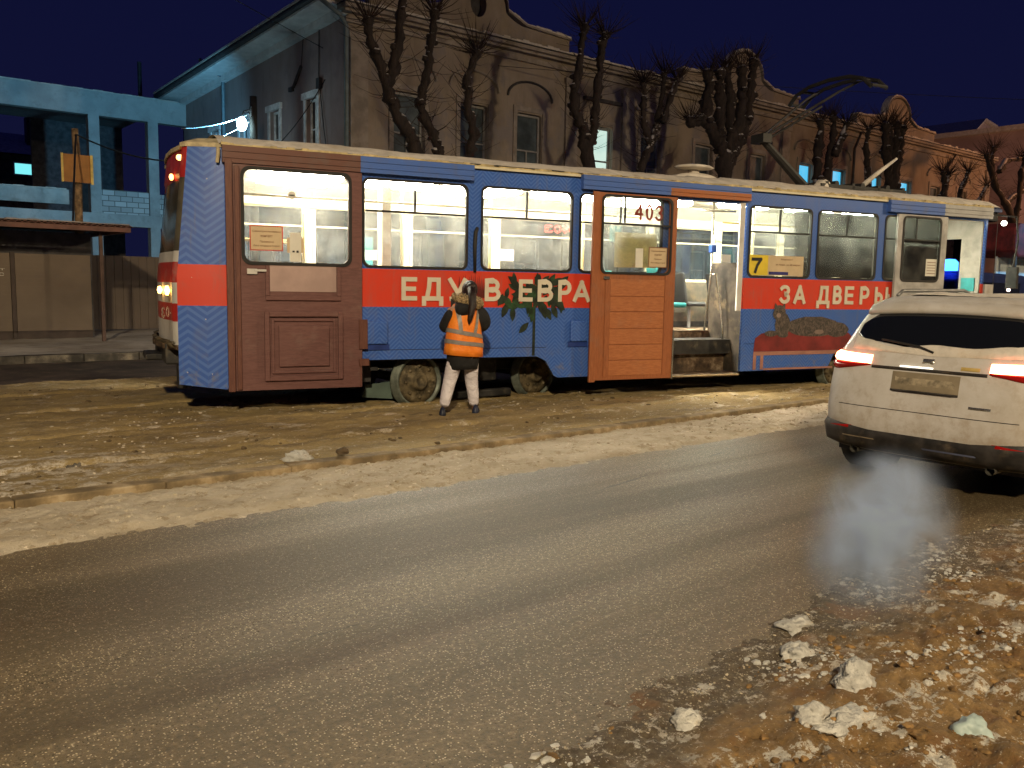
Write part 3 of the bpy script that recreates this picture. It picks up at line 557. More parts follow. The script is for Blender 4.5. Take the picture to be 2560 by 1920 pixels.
# front door leaf (light grey)
plate('front_door',rrect(10.38,11.54,.32,2.84,.01),[rrect(10.52,11.40,1.79,2.79,.08)],-.075,-.035,M('pale_grey_door',(.42,.41,.40),.5,dirt=((.25,.22,.18),3,.5,.8)),TR)
DF=bpy.data.objects['front_door']
ring('door_window_frame',10.52,11.36,1.79,2.79,.08,.03,-.088,-.07,MRUB,DF)
b=B(); b.bx(10.52,11.36,-.08,-.06,2.425,2.45); b.bx(10.80,10.82,-.08,-.06,2.45,2.79); b.build('window_bar',MRUB,DF)
B().bx(10.50,11.38,-.054,-.050,1.77,2.81).build('door_pane',MGLASS,DF)
n=paper('notice',11.10,11.36,1.86,2.14,-.056,MPAPERW,DF); b=B()
for k in range(5): b.bx(11.13,11.33,-.0595,-.0585,1.90+k*.045,1.91+k*.045)
b.build('notice_writing',MBROWNTXT,n)
n=paper('poster',10.72,10.96,2.05,2.42,.10,MPAPERW,TR); paper('teal_board',10.60,11.30,1.80,2.44,.16,MTEAL,TR)
# hatches
for x0,x1 in ((1.60,1.87),(4.40,4.66)):
    b=B(); b.bx(x0,x1,-.050,-.004,.85,1.13); b.build('step_cover',MWRAP,TR,bevel=.02)
    B().bx(x0-.02,x1+.02,-.018,-.004,.78,.848).build('cover_recess',M('deep_blue_paint',(.015,.04,.2),.5),TR)
b=B(); b.bx(1.55,4.05,-.004,.0,.775,.781); b.bx(7.4,9.0,-.004,.0,.775,.781); b.build('panel_joint',MRUB,TR)
b=B(); 
for x0,x1,z in ((-.47,-.02,.90),(-.47,-.02,.77)): b.prism([(x0,.0),(x1,0),(x1,.008),(x0,.008)],0,.01,'z')
# lettering
for t,x0,x1 in (('Е',2.043,2.243),('Д',2.307,2.587),('У',2.652,2.90),('В',3.150,3.373),('Е',3.631,3.833),('В',3.906,4.137),('Р',4.211,4.41),('А',4.44,4.70),('З',8.04,8.235),('А',8.31,8.55),('Д',8.78,9.05),('В',9.12,9.305),('Е',9.37,9.56),('Р',9.70,9.90),('Ь',10.03,10.21),('|',10.27,10.37)):
    b=B(); glyph(b,t,x0,x1,1.38,1.665,-.002,.19,ext=.0125); b.build('letter',MTEXT,TR)
# printed plant
rn=random.Random(21); MLEAF=M('printed_leaf',(.022,.062,.022),.5,var=.4,vs=9); MLEAF2=M('printed_dark_leaf',(.018,.03,.016),.5,var=.4,vs=9)
b=B(); b.bx(3.845,3.885,-.0055,-.0035,.67,1.36)
b.bx(3.86,3.875,-.0055,-.0035,1.3,1.7); b.build('printed_stem',MLEAF2,TR)
bl=[B(),B()]
for k in range(84):
    cx,cz=3.87+rn.gauss(0,.22),1.52+rn.gauss(0,.13); a=math.atan2(cz-1.42,cx-3.87)+rn.uniform(-.7,.7)-.25
    if rn.random()<.45: a=-math.pi/2+rn.uniform(-.8,.8)
    L=rn.uniform(.13,.24); wd=L*.2; pts=[]
    for i in range(9):
        t=i/8; pts.append((t*L,wd*math.sin(math.pi*t)))
    for i in range(7,0,-1):
        t=i/8; pts.append((t*L,-wd*math.sin(math.pi*t)))
    q=[(cx+u*math.cos(a)-v*math.sin(a),cz+u*math.sin(a)+v*math.cos(a)) for u,v in pts]
    if min(p[0] for p in q)<3.33 or max(p[0] for p in q)>4.40 or max(p[1] for p in q)>1.765: continue
    bl[k%2 if cz<1.55 else 1].prism(q,-.0055-.00009*k,-.0040-.00009*k,'y')
bl[0].build('printed_leaves',MLEAF,TR); bl[1].build('printed_leaves',MLEAF2,TR)
# black strap, then the worker's shadow painted as a dark red spiky patch
b=B(); b.tube([(3.005,-.02,1.74),(3.0,-.02,2.06),(3.01,-.02,2.24),(3.035,-.02,2.30)],[.02,.028,.028,.02],8)
b.build('black_strap',MRUB,TR,True)
b=B()
for k in range(15):
    x=2.80+k*.027; h=1.70+rn.uniform(-.02,.05)-abs(k-7)*.008; b.prism([(x-.022,1.42),(x+.022,1.42),(x+.003,h)],-.0055,-.0035,'y')
b.build('painted_shadow',M('dark_red_shadow',(.14,.018,.012),.5),TR)
# printed bench and cat
b=B(); b.prism([(7.58,.66),(9.60,.66),(9.60,.86),(9.50,.93),(9.36,.95),(8.0,.97),(7.72,.93),(7.60,.86)],-.006,-.004,'y'); b.build('printed_cushion',M('printed_red_cushion',(.20,.022,.02),.55,var=.2,vs=3),TR)
b=B(); b.bx(7.58,9.60,-.006,-.004,.60,.658); b.bx(7.58,7.64,-.006,-.004,.385,.60); b.bx(7.72,7.78,-.006,-.004,.385,.60); b.bx(7.79,9.2,-.006,-.004,.375,.405); b.build('printed_bench_frame',M('printed_pink_wood',(.36,.17,.13),.55,var=.1),TR)
def blobpoly(cx,cz,rx,rz,n=20,j=.06,rn=rn): return [(cx+rx*math.cos(2*math.pi*k/n)*(1+rn.uniform(-j,j)),cz+rz*math.sin(2*math.pi*k/n)*(1+rn.uniform(-j,j))) for k in range(n)]
def catmat():
    g=G('printed_tabby'); n=g.noise(5,3,.6,g.scale(g.obj,(2,1,1.4)),3.5); c=g.mix(g.ramp(n,.40,.62),(.035,.028,.024),(.12,.09,.075)); g.col(c); g.rough(.55); return g.m
MCAT=catmat()
b=B(); b.prism(blobpoly(8.75,1.03,.55,.16),-.0075,-.0062,'y'); b.prism(blobpoly(9.25,.98,.25,.12),-.0083,-.0077,'y'); b.prism(blobpoly(8.12,1.06,.15,.19),-.0090,-.0085,'y')
b.prism(blobpoly(8.05,1.24,.125,.12),-.0098,-.0092,'y'); b.prism([(7.94,1.30),(8.01,1.34),(7.955,1.395)],-.0106,-.01,'y'); b.prism([(8.09,1.34),(8.16,1.30),(8.15,1.395)],-.0106,-.01,'y')
b.prism(blobpoly(7.90,.93,.13,.045),-.0104,-.0099,'y'); b.prism(blobpoly(8.15,.91,.09,.045),-.0104,-.0099,'y'); b.prism(blobpoly(8.85,.93,.16,.05),-.0104,-.0099,'y'); b.build('printed_cat',MCAT,TR)
b=B(); b.prism(blobpoly(8.035,1.205,.045,.035),-.0116,-.011,'y'); b.prism(blobpoly(8.87,.95,.10,.035),-.0116,-.011,'y'); b.build('printed_cat_patch',M('printed_pale_fur',(.26,.19,.16),.6),TR)
b=B(); b.prism(blobpoly(8.00,1.26,.014,.010),-.0125,-.012,'y'); b.prism(blobpoly(8.075,1.26,.014,.010),-.0125,-.012,'y'); b.build('printed_cat_eyes',MRUB,TR)
# route card
rc=paper('route_card',7.80,8.50,1.80,2.10,.022,MPAPER,TR)
B().bx(7.41,7.80,.020,.022,1.80,2.10).build('route_card_field',MYSIGN,TR)
b=B(); glyph(b,'7',7.48,7.68,1.83,2.06,.016,.2); b.build('route_number',MRUB,TR)
b=B(); b.bx(7.82,8.20,.016,.019,1.815,1.86); b.build('route_stripe',MNAVY,rc)
b=B(); fit_text(b,'Маршрут',8.05,8.28,2.03,2.06,.016,.0,.0008); fit_text(b,'ул. Новая - ул. 400 квартал',7.95,8.43,1.95,1.98,.016,0,.0008); b.build('route_writing',MBROWNTXT,rc)
# interior
MFARW=M('far_wall_paint',(.42,.41,.36),.5,var=.1)
farw=[(.12+1.47*k,1.42+1.47*k) for k in range(8)]+[(11.88,12.5)]
plate('far_wall',[(0,.4),(12.64,.4),(12.64,3.0),(0,3.0)],[rrect(a,c,1.74,2.70,.10) for a,c in farw],2.54,2.58,MFARW,TR)
for a,c in farw:
    ring('far_window_frame',a,c,1.74,2.70,.10,.04,2.52,2.545,MCREAM,TR)
    B().bx(a,c,2.53,2.55,2.36,2.385).build('far_window_bar',MCREAM,TR)
    B().bx(a-.02,c+.02,2.56,2.564,1.72,2.72).build('far_window_pane',MGLASSF,TR)
b=B()
for k in range(9):
    xx=.02+1.47*k if k else .03
    b.bx(xx-.035,xx+.045,2.50,2.535,1.0,2.95)
b.bx(0,12.6,2.49,2.52,2.62,2.65); b.build('interior_pillar',MCREAM,TR)
b=B(); b.bx(0,6.0,.05,2.54,.84,.90); b.bx(6.0,7.36,.75,2.54,.84,.90); b.bx(7.36,11.5,.05,2.54,.84,.90); b.bx(11.5,12.64,.75,2.54,.84,.90); b.build('saloon_floor',MFLOOR,TR)
B().bx(0,12.64,.05,2.54,2.955,2.99).build('ceiling',MCEIL,TR)
B().bx(0,12.64,.06,.25,2.84,2.95).build('ceiling_cove',MCREAM,TR)
for k,x0 in enumerate((.55,1.75,3.05,4.40,5.95)):
    b=B(); b.bx(x0,x0+1.0,.78,1.25,2.84,2.945); b.build('saloon_lamp',MLIGHTR,TR,bevel=.02)
    if k%2==0: B().bx(x0+.1,x0+1.05,1.75,1.90,2.87,2.945).build('saloon_lamp',MLIGHTR,TR,bevel=.02)
for x0 in (7.7,9.1,10.4):
    B().bx(x0,x0+.9,.95,1.15,2.88,2.945).build('saloon_lamp',MLIGHTF,TR,bevel=.02)
b=B()._a([(0,2.53,2.64),(12.64,2.53,2.64),(12.64,2.50,2.78),(0,2.50,2.78),(0,2.05,2.953),(12.64,2.05,2.953)],[(0,1,2,3),(3,2,5,4)]); b.build('far_cove',MCEIL,TR)
B().prism([(-.50,.16),(-.64,.5),(-.70,1.3),(-.64,2.1),(-.50,2.44),(.04,2.44),(.04,.02),(-.02,.02)],.80,.86,'z').build('tail_floor',MFLOOR,TR)
B().prism([(12.62,.03),(13.0,.12),(13.2,.4),(13.3,1.3),(13.2,2.2),(12.62,2.5)],.80,.86,'z').build('cab_floor',MFLOOR,TR)
B().bx(.05,12.6,2.518,2.538,.90,1.69).build('lower_wall_lining',MPART,TR)
# poles and rails
b=B()
for x,y in ((1.05,.85),(2.35,.9),(3.62,.9),(5.1,.9),(6.62,.85),(8.25,.9),(9.6,.9)): b.tube([(x,y,.9),(x,y,2.95)],.02)
for y in (.62,2.0):
    for x0,x1 in ((.3,5.9),(7.4,11.0)): b.tube([(x0,y,2.60),(x1,y,2.60)],.016)
b.tube([(.2,2.46,2.16),(1.35,2.46,2.16)],.014); b.tube([(.25,.30,2.05),(1.02,.84,2.05)],.013)
b.build('handrail',MYEL,TR,True)
B().bx(2.05,2.17,.80,1.0,.9,2.9).build('saloon_pillar',MCREAM,TR)
def seat(x,y,m,z=.90,h=.88):
    s=B().bx(x-.20,x+.20,y-.21,y+.21,z+.38,z+.46).build('seat_pad',m,TR,bevel=.03)
    B().prism([(x-.24,z+.42),(x-.18,z+.42),(x-.28,z+h),(x-.33,z+h)],y-.21,y+.21,'y').build('seat_back',m,TR,bevel=.02)
    B().tube([(x,y,z),(x,y,z+.38)],.03).build('seat_leg',MGREY,TR)
for x in (1.9,2.65,3.4,4.15,4.9): seat(x,2.15,MSEATD); seat(x,.42,MTEAL if x in (2.65,) else MSEATD) 
for x in (6.55,7.25,8.0,8.8,9.6): seat(x,2.15,MTEAL if x<7 else MSEATD,h=.95)
seat(8.2,.42,MSEATD); seat(9.1,.42,MSEATD)
seat(6.95,1.3,MTEAL,h=1.0)
# doorway steps
b=B(); b.bx(6.03,7.34,.02,.38,.30,.345); b.bx(6.03,7.34,.38,.76,.345,.62); b.bx(6.03,7.34,.36,.76,.62,.655); b.bx(6.03,7.34,.76,.80,.655,.93); b.bx(6.05,7.32,.74,.82,.93,.945); b.build('doorway_step',MFLOOR,TR,bevel=.006)
b=B(); b.bx(6.03,7.32,-.01,.03,.318,.335); b.bx(6.03,7.34,.355,.375,.655,.672); b.build('step_nosing',M('scuffed_edge',(.42,.33,.2),.5,var=.3),TR)
for q in ((7.345,7.38,.045,.80,.35,1.98),(11.50,11.53,.05,.8,.35,1.9),(12.605,12.63,.05,.80,.35,1.0)): B().bx(*q).build('doorway_side',M('dark_kick_panel',(.045,.036,.026),.7,var=.4,vs=3,dirt=((.16,.12,.07),4,.5,.8)) if q[0]<8 else MPART,TR)
b=B(); b.bx(7.21,7.30,-.01,.02,1.27,2.84); b.build('folded_panel',MWHITE,TR,bevel=.005)
b=B(); b.tube([(7.14,.52,2.95),(7.14,.52,1.82),(7.08,.55,.95)],.018); b.tube([(7.14,.50,1.80),(7.19,.46,1.82),(7.26,.35,1.05),(7.27,.34,.80)],.018); b.tube([(6.9,.50,2.75),(7.3,.2,2.73)],.014); b.build('door_grab_rail',MCHROME,TR,True)
B().bx(7.09,7.18,.46,.54,2.13,2.25).build('ticket_validator',M('blue_plastic',(.02,.08,.35),.4),TR,bevel=.01)
paper('small_notice',7.15,7.32,1.98,2.10,.30,MPAPERW,TR)
# reversed number and signs seen through the saloon
MLED=EM('red_led',(1,.05,.03),1.2,(.6,.03,.02))
for t,x0,x1 in (('3',5.27,5.42),('0',5.45,5.58),('4',5.61,5.76)):
    b=B(); glyph(b,t,x0,x1,2.44,2.57,2.44,.18,True); b.build('red_digit',MLED,TR)
paper('small_notice',2.30,2.48,1.92,2.06,2.45,MPAPERW,TR); paper('teal_notice',2.28,2.42,1.75,2.25,2.46,MTEAL,TR); paper('small_notice',4.20,4.42,1.95,2.12,1.8,MPAPERW,TR)
paper('small_notice',10.0,10.3,2.06,2.24,1.2,MPAPERW,TR); paper('cream_board',8.95,9.05,1.8,2.6,.6,MCREAM,TR); paper('small_notice',5.55,5.75,2.25,2.48,.9,M('cyan_card',(.2,.5,.5),.5),TR)
# driver's cab partition seen in the front doorway
plate('cab_partition',[(.10,.35),(2.5,.35),(2.5,2.93),(.10,2.93)],[[(.50,1.55),(1.5,1.55),(1.5,2.55),(.50,2.55)]],12.66,12.70,M('cab_panel',(.26,.235,.20),.6),TR,axis='x')
B().bx(12.64,12.655,.18,.44,1.63,1.86).build('teal_notice',MTEAL,TR)
g=G('darkened_windscreen'); g.t.nodes.remove(g.b); n_=nd(g.t,'BsdfTransparent'); n_.inputs[0].default_value=(.22,.24,.34,1); g.ln(n_.outputs[0],g.out.inputs[0])  # dark tint added to dim the view through the cab
B().bx(13.24,13.25,.45,2.3,1.2,2.85).build('windscreen',g.m,TR)
# front end
b=B(); b.loft([[(12.64,0,z),(13.05,.10,z),(13.22,.3,z),(13.32,.8,z)] for z in (.40,1.0,1.75)],cap=False,close=False); b.build('front_side_panel',MWHITE,TR,True)
b=B(); b.loft([[(13.0,.08,z),(13.10,.14,z)] for z in (1.75,2.85)],cap=False,close=False); b.loft([[(12.64,0,z),(13.0,.08,z),(13.1,.2,z),(13.2,.8,z)] for z in (2.85,3.04)],cap=False,close=False); b.build('front_pillar',MDARK,TR)
b=B(); b.tube([(12.70,-.02,2.95),(12.95,-.30,2.9),(12.98,-.34,2.5),(12.95,-.30,2.0)],.018); b.bx(12.90,12.96,-.42,-.22,1.68,2.05); b.build('mirror',MDARK,TR,bevel=.008)
B().blob((12.86,-.14,2.80),(.045,.045,.045),rn,12,8,0).build('door_lamp',EM('white_lamp',(1,.95,.8),14),TR,True)
B().blob((12.92,-.28,1.66),(.03,.03,.03),rn,12,8,0).build('side_repeater',EM('pink_lamp',(1,.7,.6),7),TR,True)
# bogies
def bogie(x,yaw):
    bg=thing('bogie','x','x',(x,1.3,0),yaw); del bg['label']; del bg['category']; bg.parent=TR
    for dx in (-.97,.97):
        for sy in (-1,1):
            wl=bpy.data.objects.new('wheel',None); sc.collection.objects.link(wl); wl.parent=bg; wl.location=(dx,sy*.76,.355)
            s=sy
            B().lathe([(.0,.0),(.30,.0),(.355,.0),(.36,s*.03),(.345,s*.035),(.335,s*.13),(.30,s*.135),(.295,s*.09),(.0,s*.09)],(0,0,0),'y',36).build('rim',MTREAD,wl,True)
            b=B(); b.lathe([(.285,s*.085),(.285,s*.105),(.20,s*.125),(.11,s*.12),(.105,s*.17),(.075,s*.19),(.05,s*.16),(0,s*.16)],(0,0,0),'y',28)
            for k in range(8):
                a=2*math.pi*k/8; b.lathe([(.022,s*.11),(.022,s*.145),(0,s*.15)],(.20*math.cos(a),0,.20*math.sin(a)),'y',8)
            b.build('hub',MDIRTY,wl,True)
    b=B()
    for s in (-.60,.60): b.bx(-1.15,1.15,s-.06,s+.06,.42,.56)
    b.bx(-.20,.20,-.65,.65,.38,.60); b.bx(-.45,.45,-1.0,-.90,.10,.20)
    for dx in (-.97,.97): b.tube([(dx,-.7,.355),(dx,.7,.355)],.06,10)
    b.bx(-.30,.30,-.86,-.68,.30,.62); b.build('bogie_frame',MDARK,bg,bevel=.02)
bogie(3.10,R(13.14)); bogie(10.4,R(8))
b=B(); b.bx(.1,12.5,.25,2.4,.62,.83); b.bx(5.0,8.6,.45,2.2,.34,.62); b.build('underframe',MDARK,TR)
b=B(); b.bx(1.45,1.75,.30,.55,.36,.62); b.bx(1.68,1.78,.10,.14,.52,.56); b.build('sand_box',MDARK,TR)
b=B(); b.prism([(1.7,.14),(2.15,.10),(2.2,.34),(1.75,.30)],.5,.56,'y'); b.build('lifeguard',M('pale_green_metal',(.09,.13,.11),.6),TR)
B().bx(1.6,11.3,2.50,2.56,.30,1.0).build('far_skirt',MDARK,TR)
# roof equipment
b=B(); b.bx(6.9,7.7,.9,1.7,3.2,3.30); b.build('roof_box',MGREY,TR,bevel=.03)
b=B(); b.blob((7.25,1.2,3.30),(.42,.3,.09),rn,14,6,.12); b.blob((7.22,1.15,3.47),(.34,.24,.045),rn,14,6,.05); b.tube([(7.22,1.15,3.3),(7.22,1.15,3.46)],.08); b.build('roof_snow_pile',MSNOW,TR,True)
for c_,r_ in (((7.75,1.1,3.28),(.12,.1,.07)),((8.9,1.2,3.27),(.14,.1,.05)),((9.72,.95,3.32),(.16,.12,.12))): B().blob(c_,r_,rn).build('roof_snow_pile',MSNOW,TR,True)
b=B(); b.bx(9.6,11.6,.85,.92,3.30,3.36); b.bx(9.6,11.6,1.68,1.75,3.30,3.36)
for x in (9.7,10.3,10.9,11.5): b.bx(x,x+.06,.85,1.75,3.28,3.40)
for x in (10.0,10.6,11.2): b.tube([(x,.9,3.38),(x,1.7,3.38)],.05)
b.build('pantograph_base',MDARK,TR)
b=B(); b.tube([(9.72,1.3,3.30),(8.68,1.3,4.05)],[.085,.055],8); b.build('lower_arm',MRUB,TR)
b=B(); b.tube([(8.66,1.22,4.08),(9.95,.92,4.88),(10.35,.80,5.10)],.022); b.tube([(8.66,1.38,4.04),(9.95,1.68,4.88),(10.35,1.8,5.08)],.022); b.tube([(8.66,1.3,3.98),(9.95,1.3,4.70)],.02); b.bx(8.58,8.76,1.15,1.45,3.98,4.12); b.build('upper_arm',MRUB,TR)
b=B()
for dx in (-.17,.17):
    b.tube([(10.25+dx,.38,4.88),(10.25+dx,.55,5.03),(10.25+dx,.85,5.12),(10.25+dx,1.3,5.15),(10.25+dx,1.75,5.12),(10.25+dx,2.05,5.03),(10.25+dx,2.22,4.88)],.035)
for y in (.38,.7,1.9,2.22): b.tube([(10.08,y,4.9 if y in(.38,2.22) else 5.06),(10.42,y,4.9 if y in(.38,2.22) else 5.06)],.03)
b.build('collector_bow',MRUB,TR)
b=B(); b.tube([(10.95,1.3,3.40),(11.35,1.3,3.68),(11.82,1.3,3.98)],[.05,.04,.022]); b.build('hold_down_pole',MSNOW,TR,True)
# ------------------------------------------------------------------ worker
PW=thing('person','person seen from behind in an orange reflective vest, black coat and pale trousers','person',(5.97,8.30,0.065),R(-8)); PW.scale=(.82,.84,.95)
MCOAT=M('black_coat',(.010,.010,.011),.8,var=.3,vs=10,bump=.3,bs=18); MVEST=G('orange_vest'); 
n=MVEST.noise(5,4,.6); MVEST.col(MVEST.mix(MVEST.ramp(n,.3,.7),(.84,.19,.012),(.92,.27,.02))); MVEST.rough(.6); MVEST.bump(MVEST.noise(7,4,.55),.5,.05); MVEST=MVEST.m
MSTR=M('grey_reflective_tape',(.24,.22,.20),.45,var=.1,vs=12); MPANT=G('pale_trousers'); n=MPANT.noise(6,4,.6,MPANT.scale(MPANT.obj,(1,1,1.8)),.6)
MPANT.col(MPANT.mix(MPANT.ramp(n,.3,.7),(.56,.52,.56),(.70,.66,.70))); MPANT.rough(.75); MPANT.bump(n,.9,.05); MPANT=MPANT.m
MSKIN=M('skin',(.45,.25,.17),.55); MHAIR=M('dark_brown_hair',(.018,.009,.007),.45,var=.4,vs=30,bump=.4,bs=60); MFUR=M('beige_fur',(.40,.29,.15),.9,var=.4,vs=40,bump=1,bs=70); MSHOE=M('dark_blue_shoe',(.012,.017,.04),.5,var=.3)
def skin(name,verts,edges,rad,mat,parent,sub=2,root=0):
    me=bpy.data.meshes.new(name); me.from_pydata(verts,edges,[]); o=mesh_obj(name,me,mat,parent)
    md=o.modifiers.new('skin','SKIN'); md.use_smooth_shade=True
    for v,r in zip(me.skin_vertices[0].data,rad): v.radius=(r,r) if not isinstance(r,tuple) else r
    me.skin_vertices[0].data[root].use_root=True
    sb=o.modifiers.new('sub','SUBSURF'); sb.levels=sub; sb.render_levels=sub
    dg=bpy.context.evaluated_depsgraph_get(); dg.update(); m2=bpy.data.meshes.new_from_object(o.evaluated_get(dg)); o.modifiers.clear(); o.data=m2; m2.materials.clear(); m2.materials.append(mat)
    for p in m2.polygons: p.use_smooth=True
    return o
# body: continuous figure (pelvis root); x right, y forward, z up
bv=[(0,0,.86),(0,0,1.02),(.01,.01,1.20),(.03,.02,1.32),(.06,.03,1.40),(.08,.06,1.50),(.085,.07,1.57),
 (-.10,0,.80),(-.20,.02,.46),(-.34,-.05,.12),(-.33,.04,.06),(.10,0,.80),(.14,.03,.46),(.165,-.02,.09),(.20,.08,.04),
 (-.17,.02,1.30),(-.24,.10,1.06),(-.10,.30,1.20),(-.04,.36,1.28),
 (.17,.0,1.29),(.32,-.03,1.10),(.16,.30,1.22),(.10,.37,1.30)]
be=[(0,1),(1,2),(2,3),(3,4),(4,5),(5,6),(0,7),(7,8),(8,9),(9,10),(0,11),(11,12),(12,13),(13,14),(3,15),(15,16),(16,17),(17,18),(3,19),(19,20),(20,21),(21,22)]
br=[.12,.11,.12,.10,.05,.085,.075,.09,.06,.03,.02,.09,.06,.03,.02,.055,.045,.035,.028,.055,.045,.035,.028]
skin('body',bv,be,br,MSKIN,PW)
for sx_,hx,hy,hz in ((-1,-.04,.36,1.28),(1,.10,.37,1.30)):
    for k in range(4):
        x=hx-sx_*(.03-.02*k); B().tube([(x,hy,hz),(x-sx_*.01,hy+.04,hz+.03-.008*k),(x-sx_*.035,hy+.05,hz+.045-.01*k),(x-sx_*.05,hy+.035,hz+.05-.01*k)],[.010,.009,.008,.006],7).build('finger',MSKIN,bpy.data.objects['body'],True)
    B().tube([(hx,hy,hz),(hx-sx_*.03,hy-.01,hz+.03),(hx-sx_*.045,hy,hz+.055)],[.012,.010,.007],7).build('thumb',MSKIN,bpy.data.objects['body'],True)
# head features (face looks to the tram)
b=B(); b.blob((.085,.165,1.53),(.015,.02,.022),rnd,8,6,0); b.blob((.16,.06,1.53),(.012,.02,.03),rnd,8,6,0); b.blob((.01,.06,1.53),(.012,.02,.03),rnd,8,6,0); b.build('face',MSKIN,PW,True)
def rings(spec,n=28,rn=None,j=0.0):
    out=[]
    for i,(cx,cy,cz,rx,ry,tl) in enumerate(spec):
        out.append([(cx+rx*math.copysign(abs(math.cos(2*math.pi*k/n))**.85,math.cos(2*math.pi*k/n))*(1+j*math.sin(5*2*math.pi*k/n+i*1.3)),cy+ry*math.copysign(abs(math.sin(2*math.pi*k/n))**.85,math.sin(2*math.pi*k/n))*(1+j*math.cos(4*2*math.pi*k/n+i)),cz+tl*math.cos(2*math.pi*k/n)) for k in range(n)])
    return out
# trousers: one skinned piece
skin('trousers',[(0,0,.86),(-.10,0,.76),(-.16,.015,.60),(-.21,.03,.42),(-.29,-.03,.26),(-.35,-.06,.10),(.10,0,.76),(.13,.01,.60),(.14,.04,.42),(.155,.0,.26),(.165,-.02,.08)],
 [(0,1),(1,2),(2,3),(3,4),(4,5),(0,6),(6,7),(7,8),(8,9),(9,10)],[(.16,.13),.125,.120,.100,.090,.075,.125,.118,.10,.090,.075],MPANT,PW)
sk=[]
for cx,a in ((-.345,0),(.19,-.6)):
    b=B(); d=Vector((math.sin(-a),math.cos(a),0)) if False else Vector((.55 if cx>0 else .45,.84,0)).normalized(); s_=Vector((d.y,-d.x,0)); base=Vector((cx-.02,-.06,0))
    rr=[]
    for t,wd,h in ((-.10,.036,.09),(-.06,.052,.14),(.02,.055,.13),(.09,.056,.09),(.17,.055,.07),(.22,.042,.055),(.24,.02,.04)):
        c=base+d*t; rr.append([tuple(c+s_*(wd*math.cos(q))+Vector((0,0,-.02+h*max(0,math.sin(q)) ))) for q in [2*math.pi*k/12 for k in range(12)]])
    b.loft(rr); b.build('shoe',MSHOE,PW,True)
# coat (torso, skirt and sleeves)
b=B(); b.loft(rings([(-.02,0,.56,.225,.15,0),(-.02,0,.62,.235,.16,0),(-.01,0,.80,.245,.17,0),(0,.0,1.0,.235,.165,0),(.01,.01,1.18,.215,.155,-.01),(.02,.02,1.30,.19,.14,-.02),(.03,.03,1.37,.15,.11,-.02),(.05,.04,1.42,.09,.09,0)],28,j=.02)); b.build('coat',MCOAT,PW,True)
skin('sleeve',[(.15,-.01,1.30),(.25,-.05,1.22),(.325,-.04,1.10),(.29,.12,1.10),(.18,.28,1.20)],[(0,1),(1,2),(2,3),(3,4)],[.10,.125,.125,.10,.065],MCOAT,PW)
skin('sleeve',[(-.15,.02,1.28),(-.22,.06,1.18),(-.265,.12,1.05),(-.19,.24,1.10),(-.11,.30,1.19)],[(0,1),(1,2),(2,3),(3,4)],[.095,.10,.095,.08,.06],MCOAT,PW)
B().bx(-.01,.06,.40,.415,1.26,1.42).build('phone',MRUB,PW,bevel=.006)
# vest shell with grey tape
vr=[(-.01,0,.725,.292,.205,-.02),(-.005,0,.80,.288,.20,-.02),(0,0,.90,.282,.195,-.02),(-.005,0,1.0,.262,.19,-.02),(-.005,.0,1.10,.245,.185,-.02),(.0,.01,1.19,.225,.178,-.02),(.01,.015,1.27,.205,.165,-.02),(.02,.02,1.335,.175,.14,-.02),(.035,.025,1.375,.13,.11,-.015)]
b=B(); b.loft(rings(vr,40,j=.012)); b.build('reflective_vest',MVEST,PW,True)
def vpt(a,z,off):
    for p,q in zip(vr,vr[1:]):
        if p[2]<=z<=q[2]:
            t=(z-p[2])/(q[2]-p[2]); c=[p[i]*(1-t)+q[i]*t for i in range(6)]; break
    ca,sa=math.cos(a),math.sin(a)
    return (c[0]+(c[3]+off)*math.copysign(abs(ca)**.85,ca)*1.012,c[1]+(c[4]+off)*math.copysign(abs(sa)**.85,sa)*1.012,z+c[5]*ca)
def band(z0,z1,tilt=.0,a0=0,a1=2*math.pi,n=48):
    b=B(); b.grid(lambda u,v:vpt(a0+(a1-a0)*u,(z0+(z1-z0)*v)+tilt*math.cos(a0+(a1-a0)*u),.006),n,1); b.build('reflective_tape',MSTR,PW,True)
band(.975,1.025,-.025); band(.855,.905,-.012)
for xa,lean in ((-.14,-.01),(.06,.06)):
    b=B(); zs=[1.0,1.08,1.16,1.24,1.30,1.35]
    pts=[]
    for z in zs:
        for p,q in zip(vr,vr[1:]):
            if p[2]<=z<=q[2]: t=(z-p[2])/(q[2]-p[2]); c=[p[i]*(1-t)+q[i]*t for i in range(6)]; break
        row=[]
        for wv in (-.026,.026):
            x=xa+lean*(z-1.0)/.2+wv; cc=max(-.98,min(.98,(x-c[0])/c[3])); aa=-math.acos(math.copysign(abs(cc)**(1/.85),cc)); row.append(vpt(aa,z,.009))
        pts.append(row)
    b.loft(pts,cap=False,close=False); b.build('reflective_tape',MSTR,PW)
b=B(); rn=random.Random(4)
ringp=[]
for k in range(30):
    a=R(-200+220*k/29); ringp.append((.015+.185*math.cos(a)+.03,.03+.14*math.sin(a),1.415+.03*math.sin(a*1.0)-.035*math.cos(a)))
b.tube(ringp,[.045+.034*math.sin(math.pi*k/29)+rn.uniform(-.008,.008) for k in range(30)],14,.20,rn); b.build('fur_hood_trim',MFUR,PW,True)
b=B(); b.loft(rings([(-.06,-.09,1.20,.07,.035,0),(-.06,-.11,1.26,.13,.075,0),(-.05,-.10,1.33,.15,.09,0),(-.03,-.05,1.39,.13,.09,0)],20)); b.build('hood',MCOAT,PW,True)
